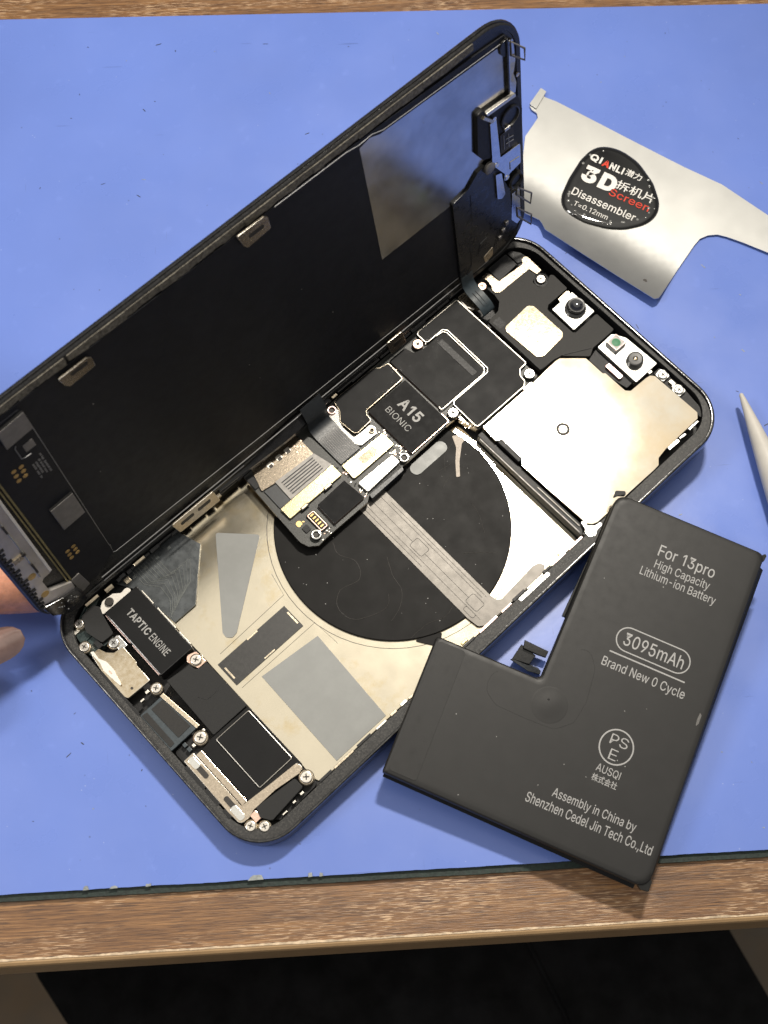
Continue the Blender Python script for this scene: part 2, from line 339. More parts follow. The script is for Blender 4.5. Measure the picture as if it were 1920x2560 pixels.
# letter outlines in thousandths of an em: advance | outline / outline ...
GLYPHS = {
    ',': '188|38,-119 68,71 137,71 84,-119',
    '-': '453|337,244 337,188 114,188 114,244',
    '.': '188|95,-4 78,-1 63,9 53,24 50,41 53,59 63,73 78,83 95,87 113,83 128,73 138,59 141,41 138,24 128,9 113,-1',
    '0': '453|227,-7 191,-3 158,7 130,24 105,48 85,77 69,113 60,144 53,178 49,214 48,254 49,294 53,330 60,364 69,395 85,431 106,461 130,484 159,502 191,512 227,516 262,512 295,502 323,484 348,461 368,431 384,395 393,364 400,330 404,294 405,254 404,214 400,178 393,144 384,113 368,77 348,48 323,24 295,7 263,-3/227,50 250,52 271,60 290,74 306,92 320,116 330,144 338,176 342,213 344,254 342,295 338,332 330,365 320,393 306,416 290,435 271,449 250,457 227,460 203,457 182,449 163,435 147,416 134,393 123,365 115,332 111,295 109,254 111,213 115,176 123,144 134,116 147,92 163,74 182,60 203,52',
    '1': '390|276,509 276,0 212,0 212,446 86,358 86,427 198,509',
    '2': '453|64,0 64,47 234,229 282,282 299,305 311,327 318,348 320,371 317,397 308,419 293,436 273,449 250,457 224,460 196,457 172,447 153,433 139,413 130,390 127,362 66,362 68,391 75,418 86,442 102,464 121,482 143,496 168,507 196,513 225,516 254,513 281,507 306,497 328,482 346,465 361,445 372,423 379,398 381,372 378,345 371,318 363,299 351,280 336,259 317,235 294,209 267,180 153,60 153,57 389,57 389,0',
    '3': '453|218,-7 188,-5 159,1 133,10 108,22 88,38 70,57 57,79 48,104 44,132 109,132 115,107 126,87 144,71 165,59 191,52 219,50 248,53 275,61 297,74 315,93 325,116 329,145 326,172 316,196 299,217 275,234 254,241 229,246 201,248 157,248 157,299 288,448 288,452 70,452 70,509 372,509 372,461 211,278 211,289 247,290 279,286 308,276 333,262 354,244 371,222 383,198 391,173 393,145 390,116 383,90 370,66 354,45 333,27 309,12 281,2 251,-5',
    '5': '453|221,-7 192,-5 165,1 140,11 118,25 99,41 83,60 71,82 63,105 60,130 122,130 127,108 138,89 154,73 173,60 196,52 221,50 250,53 276,64 298,82 314,104 324,131 328,162 326,183 321,203 314,221 297,244 275,262 248,273 218,277 192,275 167,268 145,258 128,246 67,253 96,509 366,509 366,452 151,452 134,301 136,301 155,315 178,325 203,331 229,334 252,332 274,328 294,321 313,311 330,299 345,285 358,269 370,251 379,231 386,210 390,187 391,163 388,132 381,102 369,76 352,52 332,32 309,15 282,3 253,-4',
    '9': '453|226,516 256,513 285,506 310,494 333,478 352,458 368,434 380,408 387,378 389,347 387,322 382,296 373,270 359,240 340,207 315,168 200,0 130,0 301,248 307,248 299,234 287,221 273,210 257,202 238,196 218,195 188,197 161,203 137,214 116,229 98,247 83,269 72,294 66,321 64,352 66,382 73,411 85,436 101,459 120,479 143,494 168,506 196,513/226,460 199,457 174,446 154,429 138,407 129,381 125,352 129,322 138,295 154,274 174,257 199,247 226,243 254,247 279,257 299,273 314,295 324,321 327,350 324,381 314,407 299,429 279,446 254,457',
    '=': '453|72,245 72,301 381,301 381,245/72,97 72,153 381,153 381,97',
    'A': '480|16,0 201,509 276,509 463,0 395,0 287,302 264,372 232,478 245,478 213,371 191,302 85,0/110,142 110,199 370,199 370,142',
    'B': '456|60,0 60,509 241,509 274,507 304,501 329,491 350,477 367,461 381,442 390,421 396,398 398,374 395,344 387,320 373,301 356,286 336,275 315,267 315,262 339,257 363,245 385,227 402,203 411,184 416,161 418,136 416,111 410,88 400,67 386,48 368,31 344,18 317,8 284,2 247,0/125,57 245,57 281,60 309,67 330,80 344,96 353,115 355,137 352,161 342,184 327,203 306,218 279,228 248,231 125,231/125,285 238,285 265,288 288,296 308,309 323,326 333,348 336,372 333,393 326,412 313,429 294,442 270,449 240,452 125,452',
    'C': '510|267,-7 235,-5 205,1 177,11 150,25 126,42 104,63 86,88 70,115 57,146 48,179 42,215 40,254 42,293 48,329 57,362 70,393 86,421 104,445 126,466 150,484 177,498 205,508 235,514 267,516 293,514 317,511 340,504 362,496 383,485 402,471 419,456 435,438 448,418 459,397 467,373 473,348 408,348 401,373 389,395 375,413 357,428 337,440 315,449 292,454 267,456 237,453 209,445 184,432 161,414 141,391 125,364 113,332 106,295 103,254 106,213 113,177 125,145 141,117 161,94 184,76 210,63 237,56 267,53 292,55 315,60 337,69 357,81 375,96 389,114 401,136 408,160 473,160 467,135 459,112 448,91 435,71 420,53 402,38 383,24 363,13 341,5 317,-2 293,-6',
    'D': '502|219,0 96,0 96,57 215,57 254,60 288,68 318,81 343,99 363,122 379,149 390,181 397,216 399,255 397,294 390,329 379,361 364,388 344,410 320,428 291,441 258,449 221,452 93,452 93,509 225,509 261,507 294,501 325,492 353,478 385,455 412,426 433,391 446,361 455,329 460,293 462,255 460,217 455,181 446,149 433,119 417,92 398,68 376,48 351,31 322,17 291,8 256,2/125,509 125,0 60,0 60,509',
    'E': '419|60,0 60,509 372,509 372,452 125,452 125,286 355,286 355,229 125,229 125,57 375,57 375,0',
    'F': '410|60,0 60,509 369,509 369,452 125,452 125,278 346,278 346,221 125,221 125,0',
    'G': '520|269,-7 236,-5 205,1 176,11 149,25 125,43 104,64 85,88 69,116 57,146 47,179 42,215 40,254 42,293 47,329 57,362 69,393 85,421 103,445 125,466 149,484 175,498 203,508 233,514 265,516 291,514 316,510 340,504 363,494 384,483 403,469 421,453 436,436 449,416 460,395 468,373 474,349 408,349 399,372 387,393 373,411 356,427 337,439 315,448 291,454 265,456 236,453 209,445 183,432 160,414 141,392 125,364 113,332 106,295 103,254 106,213 113,177 125,145 141,117 161,95 184,76 210,63 238,56 269,53 296,55 322,61 345,71 365,85 382,102 396,123 407,147 413,173 415,202 434,199 283,199 283,256 478,256 478,200 475,160 466,124 451,91 431,62 406,38 377,19 344,5 308,-4',
    'H': '517|60,0 60,509 125,509 125,289 392,289 392,509 457,509 457,0 392,0 392,232 125,232 125,0',
    'I': '215|74,0 74,509 141,509 141,0',
    'J': '396|185,-7 143,-2 106,11 75,33 57,55 44,81 36,111 33,145 33,173 98,173 98,145 100,117 108,93 122,74 139,61 160,53 185,50 209,53 230,61 248,74 261,93 269,117 272,145 272,509 336,509 336,145 334,111 326,81 313,55 294,33 263,11 227,-2',
    'L': '393|60,0 60,509 125,509 125,57 361,57 361,0',
    'N': '523|60,0 60,509 136,509 343,183 363,151 388,107 414,55 405,54 401,108 399,157 399,195 399,509 463,509 463,0 387,0 202,290 177,331 148,381 108,452 119,454 122,384 124,328 125,291 125,0',
    'O': '533|267,-7 235,-5 205,1 177,11 150,25 126,42 105,63 86,88 70,115 57,146 48,179 42,215 40,254 42,293 48,329 57,362 70,393 86,421 105,445 126,466 150,484 177,498 205,508 235,514 267,516 299,514 329,508 357,498 384,484 408,466 429,445 448,421 464,393 477,362 486,329 491,293 493,254 491,215 486,179 477,146 464,115 448,88 429,63 408,42 384,25 357,11 329,1 299,-5/267,53 296,55 324,63 349,76 372,94 392,116 408,144 420,176 428,213 430,254 428,295 420,332 408,365 392,392 372,415 349,433 324,446 296,453 267,456 237,453 210,445 184,433 161,415 142,392 125,364 113,332 106,295 103,254 106,213 113,176 125,144 142,117 161,94 184,76 210,63 237,55',
    'P': '445|60,0 60,509 235,509 272,506 305,499 332,487 356,471 375,452 390,430 400,404 407,377 409,348 407,318 400,291 390,265 375,243 356,223 332,207 305,195 272,188 235,186 109,186 109,242 233,242 257,244 279,248 297,256 318,272 333,294 342,319 344,348 342,376 333,402 318,423 297,439 279,446 257,451 232,452 125,452 125,0',
    'Q': '533|245,159 313,159 369,85 384,65 468,-48 401,-48 346,27 331,46/267,-7 235,-5 205,1 177,11 150,25 126,42 105,63 86,88 70,115 57,146 48,179 42,215 40,254 42,293 48,329 57,362 70,393 86,421 105,445 126,466 150,484 177,498 205,508 235,514 267,516 299,514 329,508 357,498 384,484 408,466 429,445 448,421 464,393 477,362 486,329 491,293 493,254 491,215 486,179 477,146 464,115 448,88 429,63 408,42 384,25 357,11 329,1 299,-5/267,53 296,55 324,63 349,76 372,94 392,116 408,144 420,176 428,213 430,254 428,295 420,332 408,365 392,392 372,415 349,433 324,446 296,453 267,456 237,453 210,445 184,433 161,415 142,392 125,364 113,332 106,295 103,254 106,213 113,176 125,144 142,117 161,94 184,76 210,63 237,55',
    'S': '447|224,-9 188,-7 156,-1 128,9 102,23 81,40 64,60 51,83 42,109 38,137 104,137 110,110 123,88 142,71 166,59 194,52 224,49 246,50 267,54 286,60 311,74 329,92 341,114 346,139 342,161 332,179 316,193 296,205 272,214 245,222 184,239 145,253 112,269 86,289 67,313 56,341 52,372 54,400 62,425 75,448 92,468 113,484 138,498 165,508 195,514 227,516 259,514 289,508 316,498 340,484 360,468 377,449 390,427 398,403 401,378 337,378 332,402 320,421 302,437 280,449 254,456 225,459 194,456 167,448 145,435 129,418 118,398 115,376 119,352 131,334 148,319 169,308 191,300 212,293 264,279 312,264 336,252 359,238 379,220 395,198 402,180 407,161 408,139 406,112 399,87 386,64 370,43 349,25 323,11 294,0 261,-7',
    'T': '449|32,452 32,509 417,509 417,452 257,452 257,0 193,0 193,452',
    'U': '517|259,-8 220,-6 186,2 154,15 126,33 103,55 85,80 71,108 63,140 60,173 60,509 124,509 124,178 126,155 132,133 141,113 153,95 169,80 187,68 208,59 232,53 259,52 285,53 309,59 331,68 349,80 364,95 377,113 385,133 391,155 393,178 393,509 457,509 457,173 454,140 446,108 433,80 414,55 391,33 363,15 332,2 297,-6',
    'a': '389|160,-9 137,-7 115,-3 94,5 76,15 60,29 48,45 38,63 32,84 30,108 34,138 43,161 58,179 78,193 100,203 125,211 178,220 234,227 252,230 265,235 273,243 276,255 276,257 273,279 267,297 256,311 240,322 220,329 196,331 171,329 149,322 132,313 118,301 107,288 100,274 41,291 51,313 64,331 79,346 95,358 114,368 133,375 153,380 173,383 194,384 215,383 239,379 263,372 286,360 306,343 322,320 330,301 335,278 337,251 337,0 277,0 277,52 272,52 264,38 252,25 236,12 215,1 190,-6/170,45 202,49 228,59 248,74 263,93 272,115 276,138 276,190 270,186 259,182 231,176 200,171 175,168 154,164 134,159 117,150 103,139 95,124 92,105 94,87 102,72 114,61 130,52 149,47',
    'b': '424|229,-8 198,-5 172,4 153,17 138,31 118,59 112,59 112,0 53,0 53,509 114,509 114,319 118,319 137,346 152,360 171,373 197,381 229,384 259,382 287,374 313,361 335,342 354,320 370,293 381,261 388,227 390,189 388,151 381,116 370,84 355,57 336,34 313,16 288,3 260,-6/220,47 242,49 262,55 279,66 294,80 306,97 316,117 323,139 327,163 328,189 327,215 323,239 316,261 307,281 295,298 280,311 262,322 243,328 220,330 198,328 178,322 161,312 147,299 134,282 125,263 118,241 114,216 113,189 114,162 118,138 125,115 135,95 147,78 162,65 179,55 198,49',
    'c': '396|207,-8 174,-5 144,3 117,16 93,35 72,58 56,85 44,116 37,150 34,187 37,225 44,260 56,291 72,318 93,341 117,360 144,374 174,382 207,384 234,383 260,377 284,368 305,356 324,341 340,322 353,301 362,277 303,262 298,276 290,289 281,301 270,311 257,319 242,325 226,329 207,330 184,328 163,321 145,310 130,296 118,278 108,258 102,236 98,212 96,187 98,163 102,139 108,117 118,97 130,80 145,66 163,55 184,49 207,46 226,48 243,52 258,58 271,66 282,76 292,89 299,102 304,117 363,102 354,78 341,56 325,37 306,21 285,9 261,-1 235,-6',
    'd': '424|195,-8 165,-6 137,3 111,16 89,34 70,57 55,84 43,116 36,151 34,189 36,227 43,261 55,293 70,320 89,342 112,361 137,374 165,382 196,384 228,381 253,373 272,360 287,346 306,319 311,319 311,509 372,509 372,0 313,0 313,59 307,59 287,31 272,17 252,4 227,-5/205,47 226,49 246,55 263,65 278,78 290,95 299,115 306,138 310,162 312,189 310,216 306,241 300,263 290,282 278,299 263,312 246,322 227,328 205,330 182,328 162,322 145,311 130,298 118,281 108,261 102,239 98,215 96,189 98,163 102,139 109,117 118,97 130,80 145,66 162,55 182,49',
    'e': '404|212,-8 177,-5 145,3 117,16 92,35 72,58 56,85 44,116 37,150 34,187 36,224 44,258 55,290 71,317 91,340 115,359 142,373 172,382 205,384 226,383 246,380 266,374 285,366 303,355 319,341 334,324 347,305 357,282 365,256 370,227 371,194 371,169 75,169 75,221 338,221 310,202 308,226 304,248 298,269 283,294 263,314 237,326 205,330 183,328 164,323 146,313 125,294 109,270 99,241 96,211 96,178 98,151 102,127 110,106 121,88 135,73 151,61 169,53 190,48 212,46 234,48 254,53 271,61 285,73 297,88 306,105 365,91 353,63 335,39 320,26 302,14 283,4 261,-3 237,-7',
    'g': '425|207,-151 180,-149 156,-146 134,-140 105,-127 82,-110 64,-91 51,-69 101,-41 122,-66 136,-78 154,-88 178,-95 207,-97 236,-95 261,-87 282,-75 298,-58 308,-34 311,-6 311,68 306,68 287,41 272,28 252,16 227,8 195,5 165,7 138,14 113,27 90,43 71,65 55,90 43,120 36,154 34,191 36,229 43,263 55,293 71,320 90,342 112,361 138,374 166,382 196,384 228,382 253,373 273,360 288,346 308,319 313,319 313,379 372,379 372,-9 370,-40 363,-67 350,-90 334,-109 314,-124 291,-136 265,-144 237,-149/205,59 227,61 246,66 264,75 285,95 300,121 307,142 311,166 312,193 311,219 307,242 300,264 291,283 279,299 264,312 247,322 227,328 205,330 182,328 163,322 145,312 130,298 118,282 109,262 102,241 98,218 96,193 98,167 102,144 109,123 124,96 145,76 163,66 183,61',
    'h': '410|114,227 114,0 53,0 53,509 114,509 114,287 102,287 116,319 132,344 152,362 175,374 200,382 227,384 252,383 275,377 295,369 313,356 328,340 341,321 350,298 355,271 357,240 357,0 296,0 296,235 293,263 286,286 273,304 256,318 235,326 210,329 184,326 161,317 141,303 126,283 117,257',
    'i': '167|53,0 53,379 114,379 114,0/84,443 67,446 54,455 44,468 41,483 44,499 54,512 67,521 84,524 100,521 114,512 123,499 126,483 123,468 114,455 100,446',
    'l': '189|139,-2 112,0 91,8 74,20 62,37 55,59 53,84 53,509 114,509 114,99 115,77 120,62 130,54 146,52 160,53 170,54 181,3 162,-1',
    'm': '610|53,0 53,379 112,379 112,295 108,295 118,323 132,346 151,363 172,376 195,384 219,386 245,383 268,375 287,361 303,342 314,320 321,295 312,295 322,321 337,343 357,361 381,375 407,383 437,386 458,385 478,380 497,372 514,361 529,346 541,328 550,307 555,283 557,255 557,0 496,0 496,254 493,279 485,298 473,313 447,326 419,330 395,328 374,320 358,307 345,290 338,270 335,247 335,0 274,0 274,260 269,288 253,311 229,326 199,330 178,328 158,320 140,307 126,289 117,266 114,238 114,0',
    'n': '410|114,227 114,0 53,0 53,379 112,379 112,287 102,287 116,319 132,344 152,362 175,374 200,382 227,384 252,383 275,377 295,369 313,356 328,340 341,321 350,298 355,271 357,240 357,0 296,0 296,235 293,263 286,286 273,304 256,318 235,326 210,329 184,326 161,317 141,303 126,283 117,257',
    'o': '415|207,-8 174,-5 144,3 117,16 93,35 72,58 56,85 44,116 37,150 34,187 37,225 44,260 56,291 72,318 93,341 117,360 144,374 174,382 207,384 241,382 271,374 299,360 323,341 343,318 359,291 371,260 379,225 381,187 379,150 371,116 359,85 343,58 323,35 299,16 271,3 241,-5/207,46 231,49 252,55 270,66 285,80 298,97 307,117 314,139 318,163 319,187 318,212 314,236 307,258 298,278 285,296 270,310 252,321 231,328 207,330 184,328 163,321 145,310 130,296 118,278 108,258 102,236 98,212 96,187 98,163 102,139 108,117 118,97 130,80 145,66 163,55 184,49',
    'p': '424|53,-143 53,379 112,379 112,319 118,319 137,346 152,360 171,373 197,381 229,384 259,382 287,374 313,361 335,342 354,320 370,293 381,261 388,227 390,189 388,151 381,116 370,84 355,57 336,34 313,16 288,3 260,-6 229,-8 198,-5 173,4 153,17 138,31 118,59 114,59 114,-143/220,47 242,49 262,55 279,66 294,80 306,97 316,117 323,139 327,163 328,189 327,215 323,239 316,261 307,281 295,298 280,311 262,322 243,328 220,330 198,328 178,322 161,312 147,299 134,282 125,263 118,241 114,216 113,189 114,162 118,138 125,115 135,95 147,78 162,65 179,55 198,49',
    'r': '259|53,0 53,379 112,379 112,321 115,321 130,347 152,367 171,377 191,383 213,385 229,384 243,384 243,322 230,324 207,326 182,323 159,315 140,301 126,284 117,262 114,237 114,0',
    's': '365|182,-8 157,-7 133,-3 112,3 93,12 76,24 62,38 50,54 41,73 36,94 94,107 105,79 124,60 150,49 181,45 206,47 227,53 244,62 262,81 268,103 265,121 254,136 237,147 212,155 149,170 118,180 92,192 72,208 58,227 50,249 47,274 49,295 55,314 65,332 79,347 95,360 115,370 137,378 161,383 187,384 212,383 234,379 254,372 279,358 299,339 314,316 324,290 268,277 258,298 243,316 219,328 187,333 156,329 131,317 114,299 109,277 112,258 124,243 144,232 172,223 229,209 261,200 287,187 306,171 320,153 328,131 331,107 329,85 323,65 312,47 298,31 281,18 260,6 236,-2 210,-7',
    't': '227|204,379 204,327 6,327 6,379/65,471 126,471 126,98 128,76 136,61 150,53 170,50 185,51 202,54 213,2 192,-3 168,-4 138,-1 113,7 92,21 77,41 68,64 65,93',
    'u': '410|182,-5 158,-3 135,2 115,11 97,23 82,39 69,59 60,82 54,109 53,139 53,379 114,379 114,144 116,117 124,94 137,75 154,61 175,53 200,50 226,53 249,62 268,77 283,97 293,122 296,153 296,379 357,379 357,0 298,0 298,92 307,92 294,60 277,35 257,17 234,5 209,-3',
    'w': '567|138,0 23,379 87,379 133,214 154,137 175,41 165,41 186,135 206,214 252,379 316,379 362,214 382,136 402,41 391,41 413,135 434,214 480,379 545,379 429,0 368,0 319,172 305,225 291,280 277,338 291,338 277,280 263,225 248,172 199,0',
    'y': '389|47,-139 61,-86 71,-87 88,-90 104,-89 118,-84 130,-74 141,-58 151,-36 163,-1 17,379 84,379 165,155 173,132 180,109 187,87 206,21 184,21 202,87 224,155 305,379 371,379 204,-58 191,-85 177,-107 159,-124 139,-136 117,-143 91,-145 65,-143',
    'z': '380|42,0 42,46 254,320 254,323 48,323 48,379 333,379 333,331 126,60 126,56 339,56 339,0',
    ' ': '188|',
}

def signed_area(p): return sum(p[i - 1][0] * p[i][1] - p[i][0] * p[i - 1][1] for i in range(len(p))) / 2
GC = {}
def glyph(ch, wgt):
    if (ch, wgt) in GC: return GC[(ch, wgt)]
    adv, rest = GLYPHS[ch].split('|'); polys = []
    for o in rest.split('/'):
        if o: polys.append([tuple(int(c) / 1000 for c in q.split(',')) for q in o.split()])
    tris = []
    if polys:
        big = max(polys, key=lambda p: abs(signed_area(p))); sg = 1 if signed_area(big) > 0 else -1
        outers = [p for p in polys if signed_area(p) * sg > 0]; holes = [p for p in polys if signed_area(p) * sg < 0]
        if sg < 0: outers = [p[::-1] for p in outers]; holes = [p[::-1] for p in holes]
        if wgt: outers = [inset(p, -wgt) for p in outers]; holes = [inset(p, -wgt) for p in holes]
        for n_, p in enumerate(outers):
            cu = bpy.data.curves.new('letter', 'CURVE'); cu.dimensions = '2D'; cu.fill_mode = 'FRONT'
            for lp_ in [p] + [h for h in holes if inside(h[0][0], h[0][1], p)]:
                sp_ = cu.splines.new('POLY'); sp_.points.add(len(lp_) - 1); sp_.use_cyclic_u = True
                for k_, (x, y) in enumerate(lp_): sp_.points[k_].co = (x, y, 0, 1)
            ob = bpy.data.objects.new('letter', cu); COL.objects.link(ob)
            me = bpy.data.meshes.new_from_object(ob.evaluated_get(bpy.context.evaluated_depsgraph_get()))
            bpy.data.objects.remove(ob); bpy.data.curves.remove(cu)
            for t in me.polygons: tris.append([(me.vertices[q].co.x, me.vertices[q].co.y, n_) for q in t.vertices])
            bpy.data.meshes.remove(me)
    GC[(ch, wgt)] = (int(adv) / 1000, tris); return GC[(ch, wgt)]
def inset(pts, d):
    out = []; k = len(pts)
    for i in range(k):
        a = Vector(pts[i - 1]); p = Vector(pts[i]); b = Vector(pts[(i + 1) % k])
        u, v = p - a, b - p
        if u.length < 1e-9 or v.length < 1e-9: out.append(tuple(p)); continue
        u.normalize(); v.normalize(); n = u + v
        if n.length < 1e-6: n = v
        n.normalize(); f = 1 / max(.45, (n.dot(v)))
        out.append((p.x - n.y * d * f, p.y + n.x * d * f))
    return out
def inside(x, y, P):
    c = False; j = len(P) - 1
    for i in range(len(P)):
        if (P[i][1] > y) != (P[j][1] > y) and x < (P[j][0] - P[i][0]) * (y - P[i][1]) / (P[j][1] - P[i][1]) + P[i][0]: c = not c
        j = i
    return c
def lettering(name, lines, m, parent, z, rot=0., zf=None):
    """lines: (words, x0, y0, x1, y1[, weight[, material index]]): each is scaled to its box (x along the words), then turned by rot; flat raised letters"""
    bm = bmesh.new()
    for ln in lines:
        body, x0, y0, x1, y1 = ln[:5]; wgt = ln[5] if len(ln) > 5 else 0; mi = ln[6] if len(ln) > 6 else 0
        T = []
        if all(ch in GLYPHS for ch in body):
            X = 0
            for ch in body:
                adv, tris = glyph(ch, wgt)
                T += [[(x + X, y, n_) for x, y, n_ in t] for t in tris]; X += adv + wgt * 1.6
        else:
            cu = bpy.data.curves.new('words', 'FONT'); cu.body = body; cu.size = 1; cu.offset = wgt; cu.resolution_u = 3; cu.fill_mode = 'FRONT'
            ob = bpy.data.objects.new('words', cu); COL.objects.link(ob)
            dg = bpy.context.evaluated_depsgraph_get(); me = bpy.data.meshes.new_from_object(ob.evaluated_get(dg))
            bpy.data.objects.remove(ob); bpy.data.curves.remove(cu)
            T = [[(me.vertices[i].co.x, me.vertices[i].co.y, 0) for i in p.vertices] for p in me.polygons]; bpy.data.meshes.remove(me)
        xs = [q[0] for t in T for q in t]; ys = [q[1] for t in T for q in t]
        ax, bx_, ay, by_ = min(xs), max(xs), min(ys), max(ys)
        sx = (x1 - x0) / (bx_ - ax); sy = (y1 - y0) / (by_ - ay); c, s = math.cos(rot), math.sin(rot)
        for t in T:
            vs = []
            for px, py, n_ in t:
                X = x0 + (px - ax) * sx; Y = y0 + (py - ay) * sy
                gx, gy = c * X - s * Y, s * X + c * Y
                vs.append(bm.verts.new((gx, gy, (zf(gx, gy) + .07 if zf else z) + .02 + .003 * n_)))
            bm.faces.new(vs).material_index = mi
    for f in bm.faces: f.normal_update()
    for f in bm.faces:
        if f.normal.z < 0: f.normal_flip()
    return link(name, bm, m, parent)
def thing(name, label, cat, matrix=None, group=None):
    o = bpy.data.objects.new(name, None); COL.objects.link(o); o.empty_display_size = .01
    if matrix is not None: o.matrix_world = matrix
    return tag(o, label, cat, group)
def tag(o, label, cat, group=None):
    o['label'] = label; o['category'] = cat
    if group: o['group'] = group
    return o

# ------------------------------------------------------------------ setting: floor, stool, table, mat
bm = bmesh.new(); add_prism(bm, rect(-1500, -1500, 1500, 1500), -760, -750)
fl = link('floor', bm, 'floor_brown'); fl['kind'] = 'structure'

st = thing('stool', 'black padded seat in the dark below the front edge of the wooden table', 'stool')
sq = [(-147, -75), (-103, -140), (-70, -300), (240, -320), (163, -113), (143, -68)]
slab('seat', fillet(sq, 5), -330, -298, 'seat_black', st, bev=4)
tube('seam', [[(60, -75, -297.6), (75, -110, -297.6), (95, -200, -297.6), (110, -310, -297.6)]], 1.1, 'seat_black', st)
for x, y in ((-90, -100), (130, -110), (-50, -270), (190, -290)):
    tube('leg', [[(x, y, -750), (x, y, -329)]], 11, 'plastic_black', st, n=14)

def wavy(y, amp, seed, x0=-350, x1=350, n=700):
    rr = random.Random(seed); out = []; k = 0
    for i in range(n + 1):
        k = k * .75 + rr.uniform(-1, 1) * amp
        out.append((x0 + (x1 - x0) * i / n, y + k))
    return out
tb = thing('table', 'brown wood grain table under the blue mat, tan strip on its front edge', 'table')
bm = bmesh.new(); add_prism(bm, rect(-420, -94.0, 420, 420), -27, -2, .25)
link('tabletop', bm, 'wood_laminate', tb)
bm = bmesh.new()
prof = [(-94.02, -27), (-94.02, -2.15), (-94.5, -2.2), (-95.0, -2.6), (-95.25, -3.3), (-95.3, -4.5), (-95.3, -26.5), (-95.0, -27)]
A = [bm.verts.new((-420, y, z)) for y, z in prof]; B = [bm.verts.new((420, y, z)) for y, z in prof]
for i in range(len(prof)):
    bm.faces.new((A[i], A[(i + 1) % len(prof)], B[(i + 1) % len(prof)], B[i]))
bm.faces.new(A); bm.faces.new(B[::-1])
link('edge_band', bm, 'edge_band', tb)
bm = bmesh.new(); add_prism(bm, wavy(-94.12, .05, 8, -410, 410, 1200) + wavy(-93.72, .10, 9, -410, 410, 1200)[::-1], -2.3, -1.985, 0)
link('chipped_line', bm, 'edge_line', tb)
for x in (-400, 400):
    for y in (-60, 390):
        tube('leg', [[(x, y, -750), (x, y, -26.5)]], 20, 'plastic_black', tb, n=16)

wm = thing('work_mat', 'smooth blue work mat with dark green underside lying on the wooden table', 'mat')
far = [(-350, 150.4), (350, 141.7)]
bm = bmesh.new(); add_prism(bm, wavy(-81.0, .045, 3) + far[::-1], -.9, 0, 0, 0, 1)
link('blue_layer', bm, ['mat_blue', 'mat_base'], wm)
bm = bmesh.new(); add_prism(bm, wavy(-82.4, .05, 5) + far[::-1], -1.99, -.92, 0)
link('green_layer', bm, 'mat_base', wm)
# crumbs of peeled mat along the front edge
for i, (x, wd, h) in enumerate(((-31.7, 3.4, .9), (-66.9, 1.3, .8), (-61.2, 1.8, .4), (-54.0, 1.2, .5), (-20.3, .9, .7), (-18.0, .8, .6))):
    rr = random.Random(i + 20)
    pts = [(x - wd / 2, -81.2), (x + wd / 2, -81.1)] + [(x + wd / 2 - wd * t / 6 + rr.uniform(-.15, .15), -80.9 + h * (.35 + .65 * rr.random())) for t in range(1, 6)]
    o = slab('crumb', pts, .03, .32, 'crumb_white', None, bev=.1)
    tag(o, ['widest pale flake on the front mat edge, below the phone corner', 'pale pointed crumb on the mat edge, leftmost of the row of crumbs',
            'thin flat pale sliver on the mat edge, second crumb from the left', 'small pale crumb on the mat edge, just left of the widest flake',
            'pale crumb on the mat edge, left one of the close pair', 'pale crumb on the mat edge, right one of the close pair'][i], 'crumb', 'crumbs on the mat edge')
bm = bmesh.new(); rr = random.Random(4)
for i in range(130):
    x, y = rr.uniform(-88, 108), rr.uniform(-78, 140); L_ = rr.choice((.15, .2, .25, .4, .65)) * rr.uniform(.6, 1.3); a = rr.uniform(0, 3.14); wd = rr.uniform(.06, .14)
    c, s = math.cos(a), math.sin(a)
    add_prism(bm, [(x + c * p - s * q, y + s * p + c * q) for p, q in ((-L_, -wd), (L_ * .6, -wd * .6), (L_, wd), (-L_ * .7, wd * .8))], .012, .06, 0, rr.choice((0, 0, 1)))
o = link('dust', bm, ['flex_dark', 'crumb_white']); o['kind'] = 'stuff'; tag(o, 'tiny dark and pale specks of dust scattered over the blue mat', 'dust')

# ------------------------------------------------------------------ the opened phone
ph = thing('opened_phone', 'black phone lying open on the mat, screen hinged up and its insides bare', 'phone', PHM)
LN, WD = 146.7, 71.5
def lp(inset, z, r=None, n=12):
    rr = max(.5, (10.5 - inset) if r is None else r)
    return [(x, y, z) for x, y in rrect(inset, inset, LN - inset, WD - inset, rr, n)]
def lpb(x0, y0, x1, y1, r, z, n=12): return [(x, y, z) for x, y in rrect(x0, y0, x1, y1, r, n)]
loops = [lp(1.6, -6.9), lp(.5, -6.75), lp(.1, -6.3), lp(0, -5.6), lp(0, -.55), lp(.08, -.2), lp(.25, -.05), lp(.45, 0), lp(.72, -.05), lp(.8, -.3),
         lp(.85, -.95), lpb(2.3, 3.35, 145.0, 68.3, 8.0, -1.1), lpb(2.4, 3.45, 144.9, 68.2, 7.9, -1.4), lpb(2.5, 3.55, 144.8, 68.1, 7.8, -5.7)]
mis = [0, 0, 0, 0, 0, 1, 1, 0, 0, 0, 2, 2, 3, 3]
frame = link('frame', loops_mesh(loops, True, True, mis), ['black_gloss', 'black_rim', 'ledge_black', 'cavity_black'], ph)
# camera bump under the top end, on which that end of the phone stands
bmp = slab('camera_bump', rrect(107, 32, 144, 69, 8), -10.4, -6.95, 'black_gloss', ph, bev=0)

